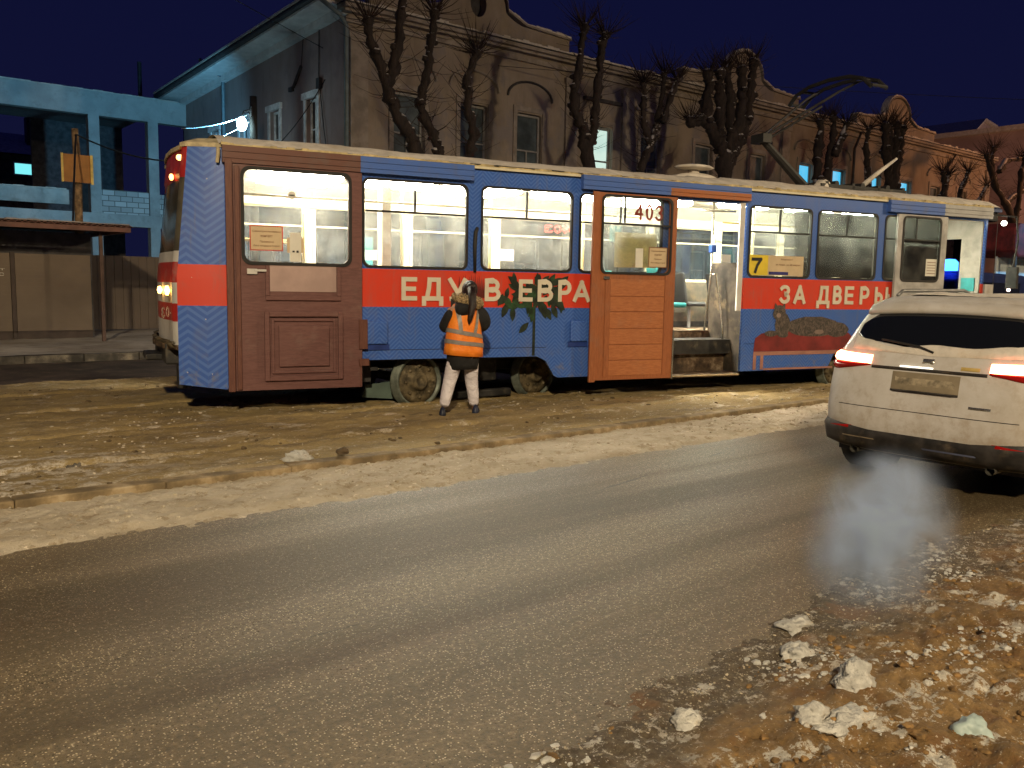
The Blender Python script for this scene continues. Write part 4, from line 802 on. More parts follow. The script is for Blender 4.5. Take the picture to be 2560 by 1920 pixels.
b=B(); b.blob((.10,.035,1.54),(.112,.12,.115),rn,20,14,.012); b.blob((.07,-.06,1.57),(.065,.07,.06),rn,14,10,.03); b.tube([(.055,-.08,1.55),(.035,-.16,1.46),(.01,-.215,1.36),(-.02,-.225,1.26),(-.035,-.215,1.17),(-.04,-.21,1.12)],[.055,.058,.056,.046,.034,.010],12,.06,rn); b.build('hair',MHAIR,PW,True)
# ------------------------------------------------------------------ white car
CR=thing('suv','white snow dusted suv driving away with both tail lights lit','car',(6.78,3.27,0),0)
MCAR=G('white_car_paint'); n=MCAR.noise(2.2,6,.65); c=MCAR.mix(MCAR.ramp(n,.35,.7),(.52,.50,.48),(.42,.39,.35)); z_=MCAR.sep()[2]
dz=MCAR.math('MULTIPLY',MCAR.math('SUBTRACT',1,MCAR.ramp(z_,.35,1.0)),MCAR.ramp(MCAR.noise(3.5,6,.7),.3,.75)); c=MCAR.mix(MCAR.math('MULTIPLY',dz,.85),c,(.27,.21,.14)); c=MCAR.mix(MCAR.math('MULTIPLY',MCAR.ramp(MCAR.noise(7,7,.75),.5,.66),.35),c,(.33,.27,.20)); MCAR.col(c); MCAR.rough(.55); MCAR.b.inputs['Coat Weight'].default_value=.15; MCAR.bump(MCAR.noise(9,5,.6),.15,.03); MCAR=MCAR.m
MPLAS=M('dark_bumper_plastic',(.028,.024,.022),.6,var=.4,vs=6,dirt=((.13,.095,.06),5,.52,.85)); MTL=EM('lit_tail_lamp',(1,.22,.10),24,(.5,.02,.02)); MTLD=M('red_lens',(.30,.008,.006),.2,var=.1)
LENC=4.5
prof=[(.27,.10,.84,4.44),(.32,.03,.88,4.50),(.48,.0,.90,4.52),(.62,.02,.92,4.50),(.80,.06,.925,4.44),(.98,.09,.915,4.28),(1.06,.12,.895,3.9),(1.14,.18,.865,3.35),(1.25,.25,.83,3.15),(1.38,.34,.785,2.95),(1.47,.42,.735,2.72),(1.52,.45,.70,2.58),(1.55,.50,.64,2.45),(1.565,.62,.55,2.3)]
def cpr(z):
    for p,q in zip(prof,prof[1:]):
        if p[0]<=z<=q[0]: t=(z-p[0])/(q[0]-p[0]); return [p[i]*(1-t)+q[i]*t for i in range(1,4)]
    return prof[-1][1:] if z>1 else prof[0][1:]
def crear(y,z,off=0):
    xr,hw,xf=cpr(z); a=min(.9999,abs(y)/hw); return (xr+.42*(1-(1-a**4.2)**(1/4.2))-off,y*(1+off/hw*.8),z)
def cside(x,z,sgn,off=0):
    xr,hw,xf=cpr(z); d=min(1,max(0,(xf-x)/.7)); return (x,sgn*(hw+off)*(1-(1-d)**3*.35),z)
def cring(z):
    xr,hw,xf=cpr(z); pts=[]
    ys=[-1,-.99,-.97,-.93,-.87,-.78,-.65,-.5,-.35,-.18,0]; ys=ys+[-q for q in ys[-2::-1]]
    rear=[crear(q*hw*.9999,z) for q in ys]
    xs=[.55,.9,1.4,2.0,2.5,3.0,3.5,3.9,4.2,4.5]; x0=xr+.42
    left=[cside(x0+(xf-.45-x0)*t,z,1) for t in (.06,.15,.3,.45,.6,.75,.88,1.0)]
    front=[(xf-.15,hw*.80,z),(xf-.03,hw*.5,z),(xf,0,z),(xf-.03,-hw*.5,z),(xf-.15,-hw*.80,z)]
    right=[(x,-y,z_) for x,y,z_ in left[::-1]]
    return rear+left+front+right
b=B(); b.loft([cring(p[0]) for p in prof]); b.build('body',MCAR,CR,True)
def patch(name,y0,y1,z0,z1,off,mat,nu=16,nv=6,shape=None,parent=CR,th=.0):
    b=B()
    def fn(u,v):
        y=y0+(y1-y0)*u; za,zb=(shape(u) if shape else (z0,z1)); z=za+(zb-za)*v
        e=off if 0<u<1 and 0<v<1 else off*.15
        return crear(y,z,e)
    b.grid(fn,nu,nv); return b.build(name,mat,parent,True)
patch('rear_window',-.70,.70,1.17,1.46,.012,MCARGLASS,28,8,lambda u:(1.15+.03*abs(2*u-1)+.02*math.sin(u*17)*.5+.06*max(0,abs(2*u-1)-.86)/.14,1.435-.03*(2*u-1)**2-.09*max(0,abs(2*u-1)-.80)/.20))
patch('window_snow',-.70,.70,0,0,.020,MSNOW,40,3,lambda u:(1.09+.02*abs(2*u-1),1.165+.022*math.sin(u*14+1)+.035*max(0,math.sin(u*7.5))))
patch('spoiler',-.70,.70,0,0,.055,MCAR,24,4,lambda u:(1.445-.03*(2*u-1)**2-.02,1.525-.02*(2*u-1)**2))
b=B(); b.grid(lambda u,v:(lambda y,x:(x,y,1.566+.02*(1-(y/.56)**2)+.045*(float(fbm(np.array(x*1.0),np.array(y),3.5,4,4))-.35)*min(1,8*min(v,1-v))-(.015 if u in (0,1) or v in (0,1) else 0)))(-.53+1.06*v,.66+1.6*u),40,20); b.build('roof_snow',MSNOW,CR,True)
for s in (-1,1): B().tube([(.72,s*.60,1.565),(.8,s*.60,1.605),(2.0,s*.60,1.62),(2.15,s*.60,1.58)],.016).build('roof_rail',MGREY,CR,True)
for s in (-1,1):
    y0,y1=(.47,.885) if s>0 else (-.885,-.47)
    f=(lambda u:u) if s>0 else (lambda u:1-u)
    patch('tail_lamp',y0,y1,0,0,.018,MTL,16,4,lambda u,f=f:((.995+.012*f(u)),1.068+.014*f(u)))
    patch('tail_lamp_lens',y0,y1,0,0,.016,MTLD,16,4,lambda u,f=f:((.985-.055*min(1,f(u)*1.3) if True else 0),1.0))
    patch('bumper_reflector',s*.56,s*.80,.435,.475,.026,MTLD,8,2)
patch('tailgate_trim',-.46,.46,.965,.99,.016,MPLAS,12,2)
patch('handle_chrome',-.05,.22,.992,1.004,.020,EM('glowing_handle_strip',(1,.92,.75),2.2),8,2)  # chrome handle strip given its own glow
patch('plate_recess',-.27,.27,.80,.955,.008,M('shaded_recess',(.22,.18,.12),.6),12,4)
patch('number_plate',-.25,.25,.835,.93,.016,M('dirty_plate',(.30,.25,.17),.6,var=.3,vs=14),12,2)
patch('recess_lip',-.27,.27,.795,.812,.026,MPLAS,12,2)
patch('tailgate_badge',-.40,-.26,1.0,1.028,.014,M('ochre_badge',(.5,.36,.12),.4),6,2); patch('tailgate_badge',-.045,.045,1.03,1.07,.014,MCHROME,6,3)
patch('tailgate_scuff',-.52,-.36,.715,.735,.012,MCHROME,6,2)
b=B(); b.tube([crear(-.02,1.12,.02),crear(.10,1.16,.035),crear(.42,1.20,.035)],.010,6); b.build('wiper',MRUB,CR)
for yy in (-.38,.38):
    B().bx(.95,1.10,yy-.22,yy+.22,1.0,1.30).build('seat_back',MSEATD,CR,bevel=.05)
patch('rear_bumper',-.89,.89,0,0,.030,MPLAS,44,5,lambda u:(.275,.455+.05*max(0,abs(2*u-1)-.45)/.55))
patch('bumper_insert',.30,.66,.36,.41,.036,M('dusty_grey_insert',(.17,.13,.085),.7,var=.3),8,2); patch('bumper_insert',-.50,.0,.33,.40,.036,M('bluish_plate',(.07,.08,.13),.5),8,2)
patch('tailgate_seam',-.72,.72,.640,.646,.006,MRUB,14,1)
for s in (-1,1):
    b=B(); b.grid(lambda u,v:cside(.95+(2.6-.95)*u,1.16+(1.46-.02*u-1.16)*v*(1 if .1<u else .6),s,.008),12,4); b.build('side_window',MCARGLASS,CR,True)
    b=B(); b.bx(2.72,2.92,s*.90-.09,s*.90+.09,1.10,1.24); b.build('wing_mirror',MCAR,CR,bevel=.03)
    for x in (.86,3.55):
        wl=bpy.data.objects.new('wheel',None); sc.collection.objects.link(wl); wl.parent=CR; wl.location=(x,s*.80,.345)
        B().lathe([(0,-.1),(.24,-.11),(.33,-.105),(.345,-.07),(.345,.07),(.33,.105),(.24,.11),(0,.1)],(0,0,0),'y',32).build('tyre',M('dirty_tyre',(.02,.018,.016),.85,bump=.5,bs=20,dirt=((.1,.08,.05),8,.5,.8)) if x<1 and s<0 else bpy.data.materials['dirty_tyre'],wl,True)
        b=B(); b.lathe([(0,s*.10),(.22,s*.115),(.235,s*.12),(.22,s*.08)],(0,0,0),'y',24); b.build('rim',MGREY,wl,True)
        b=B(); b.lathe([(.40,-.13),(.40,s*.13-.0),(.36,s*.15),(.355,-.13)],(x,s*.80,.36),'y',28); b.build('wheel_arch',MPLAS,CR,True)
b=B(); b.bx(.25,4.2,-.80,.80,.22,.30); b.build('underbody',MDARK,CR)
for yy in (-.55,.55): B().tube([(.05,yy,.27),(.4,yy,.27)],.035,14,cap=False).build('exhaust_pipe',MCHROME,CR,True)
# exhaust smoke
g=G('exhaust_smoke'); nt=g.t; nt.nodes.remove(g.b); pv=nd(nt,'VolumePrincipled'); g.ln(pv.outputs[0],g.out.inputs['Volume']); pv.inputs['Color'].default_value=(.62,.76,1,1)
ns=g.noise(2.6,5,.65,None,1.2); geo=g.sep()
ln=nd(nt,'VectorMath',operation='LENGTH'); mp=nd(nt,'Mapping'); g.ln(g.obj,mp.inputs[0]); g.ln(mp.outputs[0],ln.inputs[0]); mp.inputs['Scale'].default_value=(1/1.65,1/.48,1/.33)
fall=g.math('SUBTRACT',1,ln.outputs['Value']); fall=g.math('POWER',g.ramp(fall,.0,1.0),1.5); dn=g.math('MULTIPLY',fall,g.math('ADD',g.math('MULTIPLY',g.ramp(ns,.40,.66),12.5),.12)); g.ln(dn,pv.inputs['Density'])
MSMK=g.m
b=B(); b.blob((0,0,0),(1.65,.48,.33),rn,20,12,0); o=b.build('exhaust_smoke',MSMK,None,True,loc=(4.85,2.50,.26)); o.rotation_euler=(0,R(-4),R(25)); o['kind']='stuff'; o['label']='pale blue exhaust smoke drifting over the road behind the white car'
# ------------------------------------------------------------------ long two storey building
def plaster(name,c1,c2,patchc):
    g=G(name); v=g.scale(g.obj,(1,1,.6)); n=g.noise(.7,6,.6,v); c=g.mix(g.ramp(n,.35,.65),c1,c2); p=g.ramp(g.noise(.38,5,.65),.52,.60); c=g.mix(g.math('MULTIPLY',p,.7),c,patchc)
    st=g.ramp(g.noise(1.5,6,.7,g.scale(g.obj,(2.5,2.5,.35))),.5,.75); c=g.mix(g.math('MULTIPLY',st,.35),c,(.10,.08,.06)); g.col(c); g.rough(.9); g.bump(g.noise(6,5,.6),.3,.03); return g.m
MFAC=plaster('ochre_plaster',(.25,.20,.145),(.34,.28,.22),(.24,.215,.21)); MGAB=plaster('pink_plaster',(.30,.225,.205),(.36,.28,.26),(.26,.20,.20))
MTRIM=M('plaster_trim',(.32,.275,.23),.85,var=.15,vs=2,dirt=((.15,.11,.08),1.5,.5,.8)); MSHG=M('dark_tin',(.05,.045,.045),.6,var=.2); MWFR=M('old_white_frame',(.30,.29,.27),.6,var=.1)
BD=thing('long_building','long two storey plastered building with rounded gables and snowy cornice','building',(13.97,26,0))
X1=47.5
wx=[2.3,5.05,7.65,11.45,14.4,17.95,22.0,26.1,29.2,32.9,36.4,40.0,43.6]
holes=[]; lit={3:'white',7:'cyan',8:'cyan',9:'cyan',10:'cyan'}
def hole(x,z0,z1,w): return [(x-w/2,z0),(x+w/2,z0),(x+w/2,z1-.05),(x+w/2-.12,z1),(x-w/2+.12,z1),(x-w/2,z1-.05)]
for x in wx: holes+=[hole(x,4.75,8.02,1.22),hole(x,1.1,3.3,1.2)]
plate('facade_wall',[(0,0),(X1,0),(X1,10.3),(0,10.3)],holes,0,.35,MFAC,BD)
MCURT=M('curtained_pane',(.10,.125,.135),.25,var=.25,vs=1.2)
MLITW=EM('lit_white_window',(.72,1,.88),.75,(.5,.5,.5)); MLITC=EM('lit_cyan_window',(.08,.62,1),.85,(.3,.4,.5)); 
for k,x in enumerate(wx):
    for z0,z1 in ((4.75,8.0),(1.1,3.28)):
        m=MCURT
        if z0>4 and k in lit: m=MLITW if lit[k]=='white' else MLITC
        wf=B(); frame(wf,x-.61,x+.61,z0,z1,.08,.14,.20); wf.bx(x-.03,x+.03,.145,.195,z0,z0+(z1-z0)*.58); wf.bx(x-.61,x+.61,.142,.198,z0+(z1-z0)*.58,z0+(z1-z0)*.58+.06)
        if k==3: wf=B(); frame(wf,x-.61,x+.61,z0,z1,.08,.14,.20); wf.bx(x-.61,x+.61,.142,.198,z0+(z1-z0)*.58,z0+(z1-z0)*.58+.06)
        w_=wf.build('window',MWFR,BD); B().bx(x-.60,x+.60,.215,.225,z0,z1).build('pane',m,w_)
    if k<10 or k>10:
        # hood moulding
        b=B(); seg=9
        if k in (2,0,1,6,7,8,9,11,12):
            pts=[(x+.95*math.cos(R(180-180*i/14))*1.15,8.55+.62*math.sin(R(180*i/14))) for i in range(15)]
            b.tube([(p[0],-.05,p[1]) for p in pts],[.045]*15,6)
        else: b.bx(x-1.05,x+1.05,-.16,.0,8.95,9.08)
        b.build('window_hood',MSHG if k in (2,3) else MTRIM,BD)
    b=B(); frame(b,x-.80,x+.80,4.6,8.25,.17,-.05,.0); b.bx(x-.85,x+.85,-.15,.0,4.5,4.60); b.build('window_surround',MTRIM,BD)
b=B()
for x in (.35,9.75,12.9,19.8,24.2,34.6,41.8,X1-.4):
    b=B(); b.bx(x-.32,x+.32,-.10,0,.0,9.40); b.bx(x-.38,x+.38,-.14,0,9.402,9.62); b.build('pilaster',MTRIM,BD)
b=B(); b.bx(-.15,X1,-.14,0,9.85,10.02); b.bx(-.25,X1,-.28,.0,10.14,10.22); b.bx(-.35,X1,-.48,.1,10.222,10.34); b.bx(-.1,X1,-.08,0,4.05,4.2); b.build('cornice',MTRIM,BD)
b=B(); b.bx(-.38,X1,-.52,.1,10.345,10.385); b.build('cornice_flashing',MSHG,BD)
rn=random.Random(17)
def pediment(xc):
    x0,x1=xc-4.4,xc+4.4; out=[(x0,10.30),(x1,10.30),(x1,11.02)]
    out+=[(xc+2.2,11.10)]
    for i in range(6): t=i/5; out.append((xc+2.1-.75*t,11.10+.16*t*t+.1*t))
    for i in range(13): a=R(180*i/12); out.append((xc+1.25*math.cos(a),11.45+1.02*math.sin(a)))
    for i in range(6): t=1-i/5; out.append((xc-2.1+.75*t,11.10+.16*t*t+.1*t))
    out+=[(xc-2.2,11.10),(x0,11.02)]
    oc=[(xc+.36*math.cos(2*math.pi*k/16),11.52+.48*math.sin(2*math.pi*k/16)) for k in range(16)]
    p=plate('parapet',out,[oc] if xc<10 else [],-.05,.30,MFAC,BD)
    b=B(); rr=[]
    path=[(x1+.05,11.02),(xc+2.2,11.12)]+[(xc+1.32*math.cos(R(180*i/12)),11.47+1.08*math.sin(R(180*i/12))) for i in range(13)]+[(xc-2.2,11.12),(x0-.05,11.02)]
    for (xa,za),(xb,zb) in zip(path,path[1:]):
        b._a([(xa,-.14,za),(xb,-.14,zb),(xb,.34,zb),(xa,.34,za),(xa,-.14,za+.07),(xb,-.14,zb+.07),(xb,.34,zb+.07),(xa,.34,za+.07)],[(0,1,2,3),(4,5,6,7),(0,1,5,4),(2,3,7,6),(0,3,7,4),(1,2,6,5)])
    b.build('parapet_coping',MTRIM,BD)
    s=B(); 
    for i in range(len(path)-1):
        (xa,za),(xb,zb)=path[i],path[i+1]; n=max(1,int(abs(xb-xa)/.25))
        for j in range(n):
            t0,t1=j/n,(j+1)/n; h=.05+.06*rn.random(); s.prism([(xa+(xb-xa)*t0,za+(zb-za)*t0+.071),(xa+(xb-xa)*t1,za+(zb-za)*t1+.071),(xa+(xb-xa)*t1,za+(zb-za)*t1+.07+h),(xa+(xb-xa)*t0,za+(zb-za)*t0+.07+h)],-.10,.30,'y')
    s.build('parapet_snow',MSNOW,BD)
    if xc<10: B().bx(xc-.4,xc+.4,.31,.33,11.0,12.0).build('round_opening_back',MSHG,BD)
for xc in (5.15,20.7,35.0): pediment(xc)
b=B(); x=-.3
while x<X1:
    h=.04+.10*rn.random(); b.bx(x,min(X1,x+.3),-.45,.2,10.388,10.388+h); x+=.3
b.build('cornice_snow',MSNOW,BD)
# roof: main slope rises behind the facade
b=B(); b._a([(-.95,-.1,10.52),(X1,-.1,10.52),(X1,7.8,10.9),(6,7.8,10.7),(X1,16.6,10.3),(-.95,16.4,9.90)],[(0,1,2,3),(3,2,4,5),(0,3,5)]); b.build('building_roof',MSNOW,BD,recalc=False)
# gable side wall and its eave
gh=[]; gy=[2.65,5.75,8.75,11.9]
for y in gy: gh+=[[(y-.42,4.75),(y+.42,4.75),(y+.42,7.9),(y-.42,7.9)],[(y-.42,1.2),(y+.42,1.2),(y+.42,3.3),(y-.42,3.3)]]
plate('side_wall',[(.35,0),(16,0),(16,9.72),(.35,10.3)],gh,0,.35,MGAB,BD,axis='x')
MWREV=M('white_window_frame',(.80,.80,.80),.6)
for y in gy:
    for z0,z1 in ((4.75,7.9),(1.2,3.3)):
        b=B(); 
        b.bx(.14,.20,y-.42,y-.34,z0,z1); b.bx(.14,.20,y+.34,y+.42,z0,z1); b.bx(.14,.20,y-.34,y+.34,z1-.08,z1); b.bx(.14,.20,y-.03,y+.03,z0,z1-.08)
        for zz in (z0+.7,z0+1.4,z0+2.1): b.bx(.15,.19,y-.34,y+.34,zz,zz+.045)
        w_=b.build('window',MWREV,BD); B().bx(.21,.22,y-.40,y+.40,z0,z1).build('pane',MDGLASS,w_)
    b=B(); b.bx(-.04,-.0,y-.60,y-.42,4.7,8.1); b.bx(-.04,0,y+.42,y+.60,4.7,8.1); b.bx(-.10,0,y-.66,y+.66,7.9,8.12); b.bx(-.10,0,y-.6,y+.6,4.6,4.72); b.build('window_surround',M('white_plaster_band',(.78,.76,.74),.8) if y==gy[0] else bpy.data.materials['white_plaster_band'],BD)
b=B(); b.bx(-1.0,-.02,.05,16.3,10.36,10.44); b.bx(-.22,-.0,.05,16.3,10.12,10.35); b.build('eave_soffit',M('pale_soffit',(.70,.70,.68),.8,var=.08,vs=3),BD)
b=B(); b.bx(-1.12,-.90,-.3,16.4,10.445,10.60); b.tube([(-1.10,-.3,10.52),(-1.10,16.4,10.52)],.09,10); b.build('gutter',MSHG,BD)
b=B(); b.bx(-1.2,-.8,-.3,16.4,10.605,10.67); b.build('eave_snow',MSNOW,BD)
for nm in ('eave_soffit','gutter.002','eave_snow'):
    for oo in BD.children:
        if oo.name.startswith(nm.split('.')[0]) and oo.type=='MESH':
            for v in oo.data.vertices: v.co.z-=.62*max(0,v.co.y)/16
MPIPE=M('blue_grey_pipe',(.16,.21,.23),.5,var=.1)
b=B(); b.tube([(-1.05,.1,10.5),(-.35,-.12,10.0),(-.16,-.16,9.7),(-.16,-.16,.3)],.075,10); b.build('downpipe',MPIPE,BD,True)
b=B(); b.tube([(-1.08,10.6,10.5),(-.9,10.6,10.2),(-.12,10.6,9.9),(-.12,10.6,.3)],.075,10); b.build('downpipe',MPIPE,BD,True)
b=B(); b.tube([(31.0,-.15,10.2),(30.4,-.15,9.2),(30.4,-.15,.3)],.07,8); b.build('downpipe',MSHG,BD,True)
b=B(); b.tube([(42.2,-.15,10.2),(40.9,-.15,9.0),(40.9,-.15,.3)],.07,8); b.build('downpipe',MSHG,BD,True)
b=B(); b.bx(-.10,0,4.05,4.35,8.35,8.5); b.tube([(-.03,3.4,9.1),(-.10,3.9,8.45)],.06); b.tube([(-.03,2.0,10.1),(-.03,2.05,8.6),(-.06,1.7,7.0),(-.05,1.1,4.5)],.018); b.tube([(-.03,3.4,9.1),(-.03,3.2,10.2)],.012); b.bx(-.12,0,1.85,2.1,8.1,8.45); b.build('wall_cable',MSHG,BD)
B().bx(0,X1,15.9,16.0,0,10.3).build('rear_wall',MGAB,BD)
B().bx(X1-.3,X1,.36,15.9,0,10.29).build('end_wall',MGAB,BD)
# ------------------------------------------------------------------ unfinished concrete frame building
CFM=G('raw_concrete'); n=CFM.noise(.8,6,.6); c=CFM.mix(CFM.ramp(n,.3,.7),(.30,.31,.30),(.44,.45,.43)); c=CFM.mix(CFM.math('MULTIPLY',CFM.ramp(CFM.noise(2.5,6,.7),.5,.7),.5),c,(.22,.22,.20)); CFM.col(c); CFM.rough(.85); CFM.bump(CFM.noise(8,5,.6),.4,.03); MCONC=CFM.m
CF=thing('concrete_frame_building','unfinished cyan lit concrete frame building with block infill behind the fence','building',(0,41.5,0))
for q in ((-10,13.95,0,.45,8.55,9.56),(-10,13.95,0,.5,3.85,4.38)): B().bx(*q).build('beam',MCONC,CF)
b=B(); b.bx(-10,8.9,.02,.25,4.66,5.28); b.build('balcony_parapet',M('parapet_slabs',(.42,.43,.40),.8,var=.15,vs=1,dirt=((.25,.25,.22),1.2,.5,.7)),CF)
for x in (9.98,12.45,2.5,-4.5):
    B().bx(x-.22,x+.22,-.02,.42,0,3.845).build('column',MCONC,CF); B().bx(x-.22,x+.22,-.02,.42,4.385,8.545).build('column',MCONC,CF)
g=G('block_wall'); bt=nd(g.t,'TexBrick'); cb=nd(g.t,'CombineXYZ'); s3=g.sep(); g.ln(s3[0],cb.inputs[0]); g.ln(s3[2],cb.inputs[1]); g.ln(cb.outputs[0],bt.inputs['Vector']); bt.inputs['Scale'].default_value=1; bt.inputs['Brick Width'].default_value=.50; bt.inputs['Row Height'].default_value=.235; bt.inputs['Mortar Size'].default_value=.018
bt.inputs['Color1'].default_value=(.55,.56,.54,1); bt.inputs['Color2'].default_value=(.33,.34,.33,1); bt.inputs['Mortar'].default_value=(.16,.16,.15,1); g.ln(bt.outputs[0],g.b.inputs['Base Color']); g.rough(.85)
b=B(); b.bx(10.22,12.21,.06,.30,4.385,5.42); b.bx(12.69,13.95,.06,.30,4.385,5.36); b.build('block_infill',g.m,CF)
b=B(); b.bx(-10,13.0,.45,7,9.2,9.5); b.bx(-10,13.0,.5,7,4.1,4.36); b.build('floor_slab',MCONC,CF)
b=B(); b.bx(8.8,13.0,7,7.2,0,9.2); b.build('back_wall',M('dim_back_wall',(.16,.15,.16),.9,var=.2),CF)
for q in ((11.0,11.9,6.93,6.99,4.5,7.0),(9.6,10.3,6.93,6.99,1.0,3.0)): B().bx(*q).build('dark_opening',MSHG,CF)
b=B(); x=-10
rn=random.Random(6)
while x<13.5: b.bx(x,x+.4,-.05,.45,9.562,9.585+.03*rn.random()); x+=.4
x=-10
while x<8.8: b.bx(x,x+.4,-.02,.27,5.282,5.30+.04*rn.random()); x+=.4
b.build('frame_snow',MSNOW,CF)
b=B(); b.tube([(13.1,4,9.4),(13.1,4,12.0)],.10,8); b.build('roof_mast',MSHG,CF)
# dim house beyond the frame
HS=thing('distant_house','dim snowy roofed house with one small lit window seen through the concrete frame','house',(-6,62,0))
B().bx(0,20,0,8,0,9.0).build('wall',M('dark_timber_wall',(.07,.06,.06),.9,var=.3),HS)
b=B(); b._a([(-1,-.6,9.0),(21,-.6,9.0),(20,4,10.8),(0,4,10.8),(-1,8.6,9.0),(21,8.6,9.0)],[(0,1,2,3),(3,2,5,4),(0,3,4),(1,5,2)]); b.build('roof',M('snowy_roof',(.45,.45,.48),.8),HS,recalc=False)
B().bx(17.3,18.1,1.5,2.3,9.0,11.6).build('chimney',MSHG,HS)
wf=B(); frame(wf,16.2,17.5,7.75,8.55,.08,-.06,-.005); o=wf.build('window',MWREV,HS); B().bx(16.27,17.43,-.04,-.02,7.83,8.47).build('pane',EM('small_lit_window',(.22,.9,.95),1.0),o)
# ------------------------------------------------------------------ fence, booth, sign, posts, cable
MFEN=M('brown_sheet_fence',(.125,.095,.072),.6,var=.08,vs=1,bump=.1,bs=5)
FN=thing('sheet_fence','plain brown profiled sheet fence between the kiosk and the tram tail','fence',(5.0,24.8,0))
b=B(); x=-6.0
while x<9.0: b.bx(x,x+.148,0,.02,.20,2.16); b.bx(x+.15,x+.208,.012,.03,.20,2.16); x+=.21
b.build('sheet_panel',MFEN,FN)
for x in (-5,-2.5,0,2.5,5,7.5): B().bx(x-.03,x+.03,.04,.10,0,2.1).build('post',MSHG,FN)
KS=thing('market_kiosk','closed brown shuttered kiosk with overhanging corrugated canopy on thin posts','kiosk',(0,22,.08))
MSHUT=G('brown_shutter'); z_=MSHUT.sep()[2]; fr=MSHUT.math('FRACT',MSHUT.math('MULTIPLY',z_,11)); MSHUT.col(MSHUT.mix(MSHUT.ramp(MSHUT.noise(1.2,4),.3,.7),(.135,.10,.07),(.17,.128,.09))); MSHUT.bump(fr,.35,.02); MSHUT.rough(.6); MSHUT=MSHUT.m
B().bx(-6,5.14,.0,2.2,0,2.5).build('kiosk_wall',MSHG,KS)
b=B()
for x0,x1 in ((-6,-2.6),(-2.5,.9),(.98,3.46),(3.56,5.10)): b.bx(x0,x1,-.035,-.003,.28,2.0)
b.build('roller_shutter',MSHUT,KS)
b=B(); 
for x0,x1 in ((-6,3.46),(3.56,5.10)): b.bx(x0,x1,-.03,-.003,.03,.25)
b.bx(3.47,3.55,-.05,-.003,.0,2.02); b.bx(-6,5.14,-.05,-.003,.252,.275); b.build('shutter_frame',M('dark_brown_frame',(.06,.04,.03),.6),KS)
b=B()
x=-6.0
while x<5.6:
    b.prism([(x,2.62),(x+.06,2.66),(x+.12,2.62),(x+.12,2.605),(x+.06,2.645),(x,2.605)],-1.55,2.4,'y'); x+=.12
b.bx(-6,5.6,-1.57,-1.52,2.50,2.60); b.bx(5.52,5.6,-1.51,2.4,2.50,2.60)
b.build('canopy',M('brown_tin_canopy',(.16,.075,.055),.6,var=.15),KS)
b=B(); x=-6
rn=random.Random(16)
while x<5.5: b.bx(x,x+.2,-1.50,2.3,2.662,2.675+.02*rn.random()); x+=.2
b.build('canopy_snow',M('greyish_snow',(.34,.29,.26),.8),KS)
for x in (5.05,.9,-3): B().bx(x-.035,x+.035,-1.27,-1.20,-.08,2.5).build('canopy_post',M('rusty_post',(.11,.065,.05),.7) if x==5.05 else bpy.data.materials['rusty_post'],KS)
b=B(); fit_text(b,'Т',3.26,3.36,1.62,1.66,-.036,0,.001); fit_text(b,'С',3.24,3.34,1.50,1.57,-.036,0,.001); b.build('painted_mark',MPAPERW,KS)
SP=thing('wooden_post','leaning wooden pole behind the kiosk carrying the orange board','pole',(5.22,23.5,0))
B().tube([(0,0,0),(.01,0,2.5),(.03,0,4.4),(.0,0,5.15)],[.11,.10,.09,.08],9,.06,rn).build('pole',M('weathered_wood',(.26,.17,.09),.8,var=.3,vs=8,bump=.5,bs=30),SP,True)
SG=thing('sign_board','orange brown back of a square road sign fixed to the wooden pole','sign',(5.2,23.34,3.86))
B().bx(-.33,.34,0,.02,0,.66).build('board',M('orange_brown_board',(.36,.16,.035),.5,var=.1),SG)
b=B(); b.bx(-.35,-.30,-.03,0,-.01,.67); b.bx(.30,.36,-.03,0,-.03,.67); b.build('board_edge',M('yellow_edge',(.75,.55,.15),.4),SG)
def sagwire(p,q,sag,r=.012,n=14):
    p,q=Vector(p),Vector(q); return [tuple(p.lerp(q,i/n)-Vector((0,0,sag*4*(i/n)*(1-i/n)))) for i in range(n+1)]
MWIRE=M('black_cable',(.012,.012,.014),.6)
def cable(label,segs,r=.015):
    b=B()
    for p,q,s in segs: b.tube(sagwire(p,q,s),r,6)
    return tag(b.build('overhead_cable',MWIRE,None,True),label,'cable')
cable('black cable sagging from the wooden pole to the roof corner of the tram tail side',[((5.22,23.4,5.0),(11.4,29.8,6.0),.5),((5.22,23.4,5.0),(4.6,21.2,2.75),-.1)],.022)
cable('thin cable crossing in front of the gable wall of the long building',[((-20,6,11.5),(19,31,9.3),.4)],.012)
cable('overhead cable running from the lamp post up to the gable wall',[((12.25,29.6,5.6),(13.95,27.6,8.35),.35)],.016)
cable('long thin wires stretched high over the street at the right',[((-10,9,9.3),(90,9,9.0),.2),((20,25.9,9.5),(60,4,10.5),.5)],.010)
LP=thing('lamp_post','dark post with a bright white lamp in front of the gable wall','lamp post',(12.25,29.6,.25))
B().tube([(0,0,-.3),(0,0,7.6)],[.15,.12],10).build('post',M('dark_post',(.05,.045,.04),.8,var=.2),LP,True)
b=B(); b.tube([(-.1,0,7.15),(-.35,0,7.05),(-.40,0,6.9)],.03); b.bx(-.12,-.02,-.1,.1,6.9,7.25); b.build('lamp_bracket',MSHG,LP)
lb=B(); lb.blob((-.42,0,6.62),(.17,.17,.24),rn,14,10,0); lb.build('lamp_bulb',EM('cold_white_lamp',(.55,.9,1),34),LP,True)
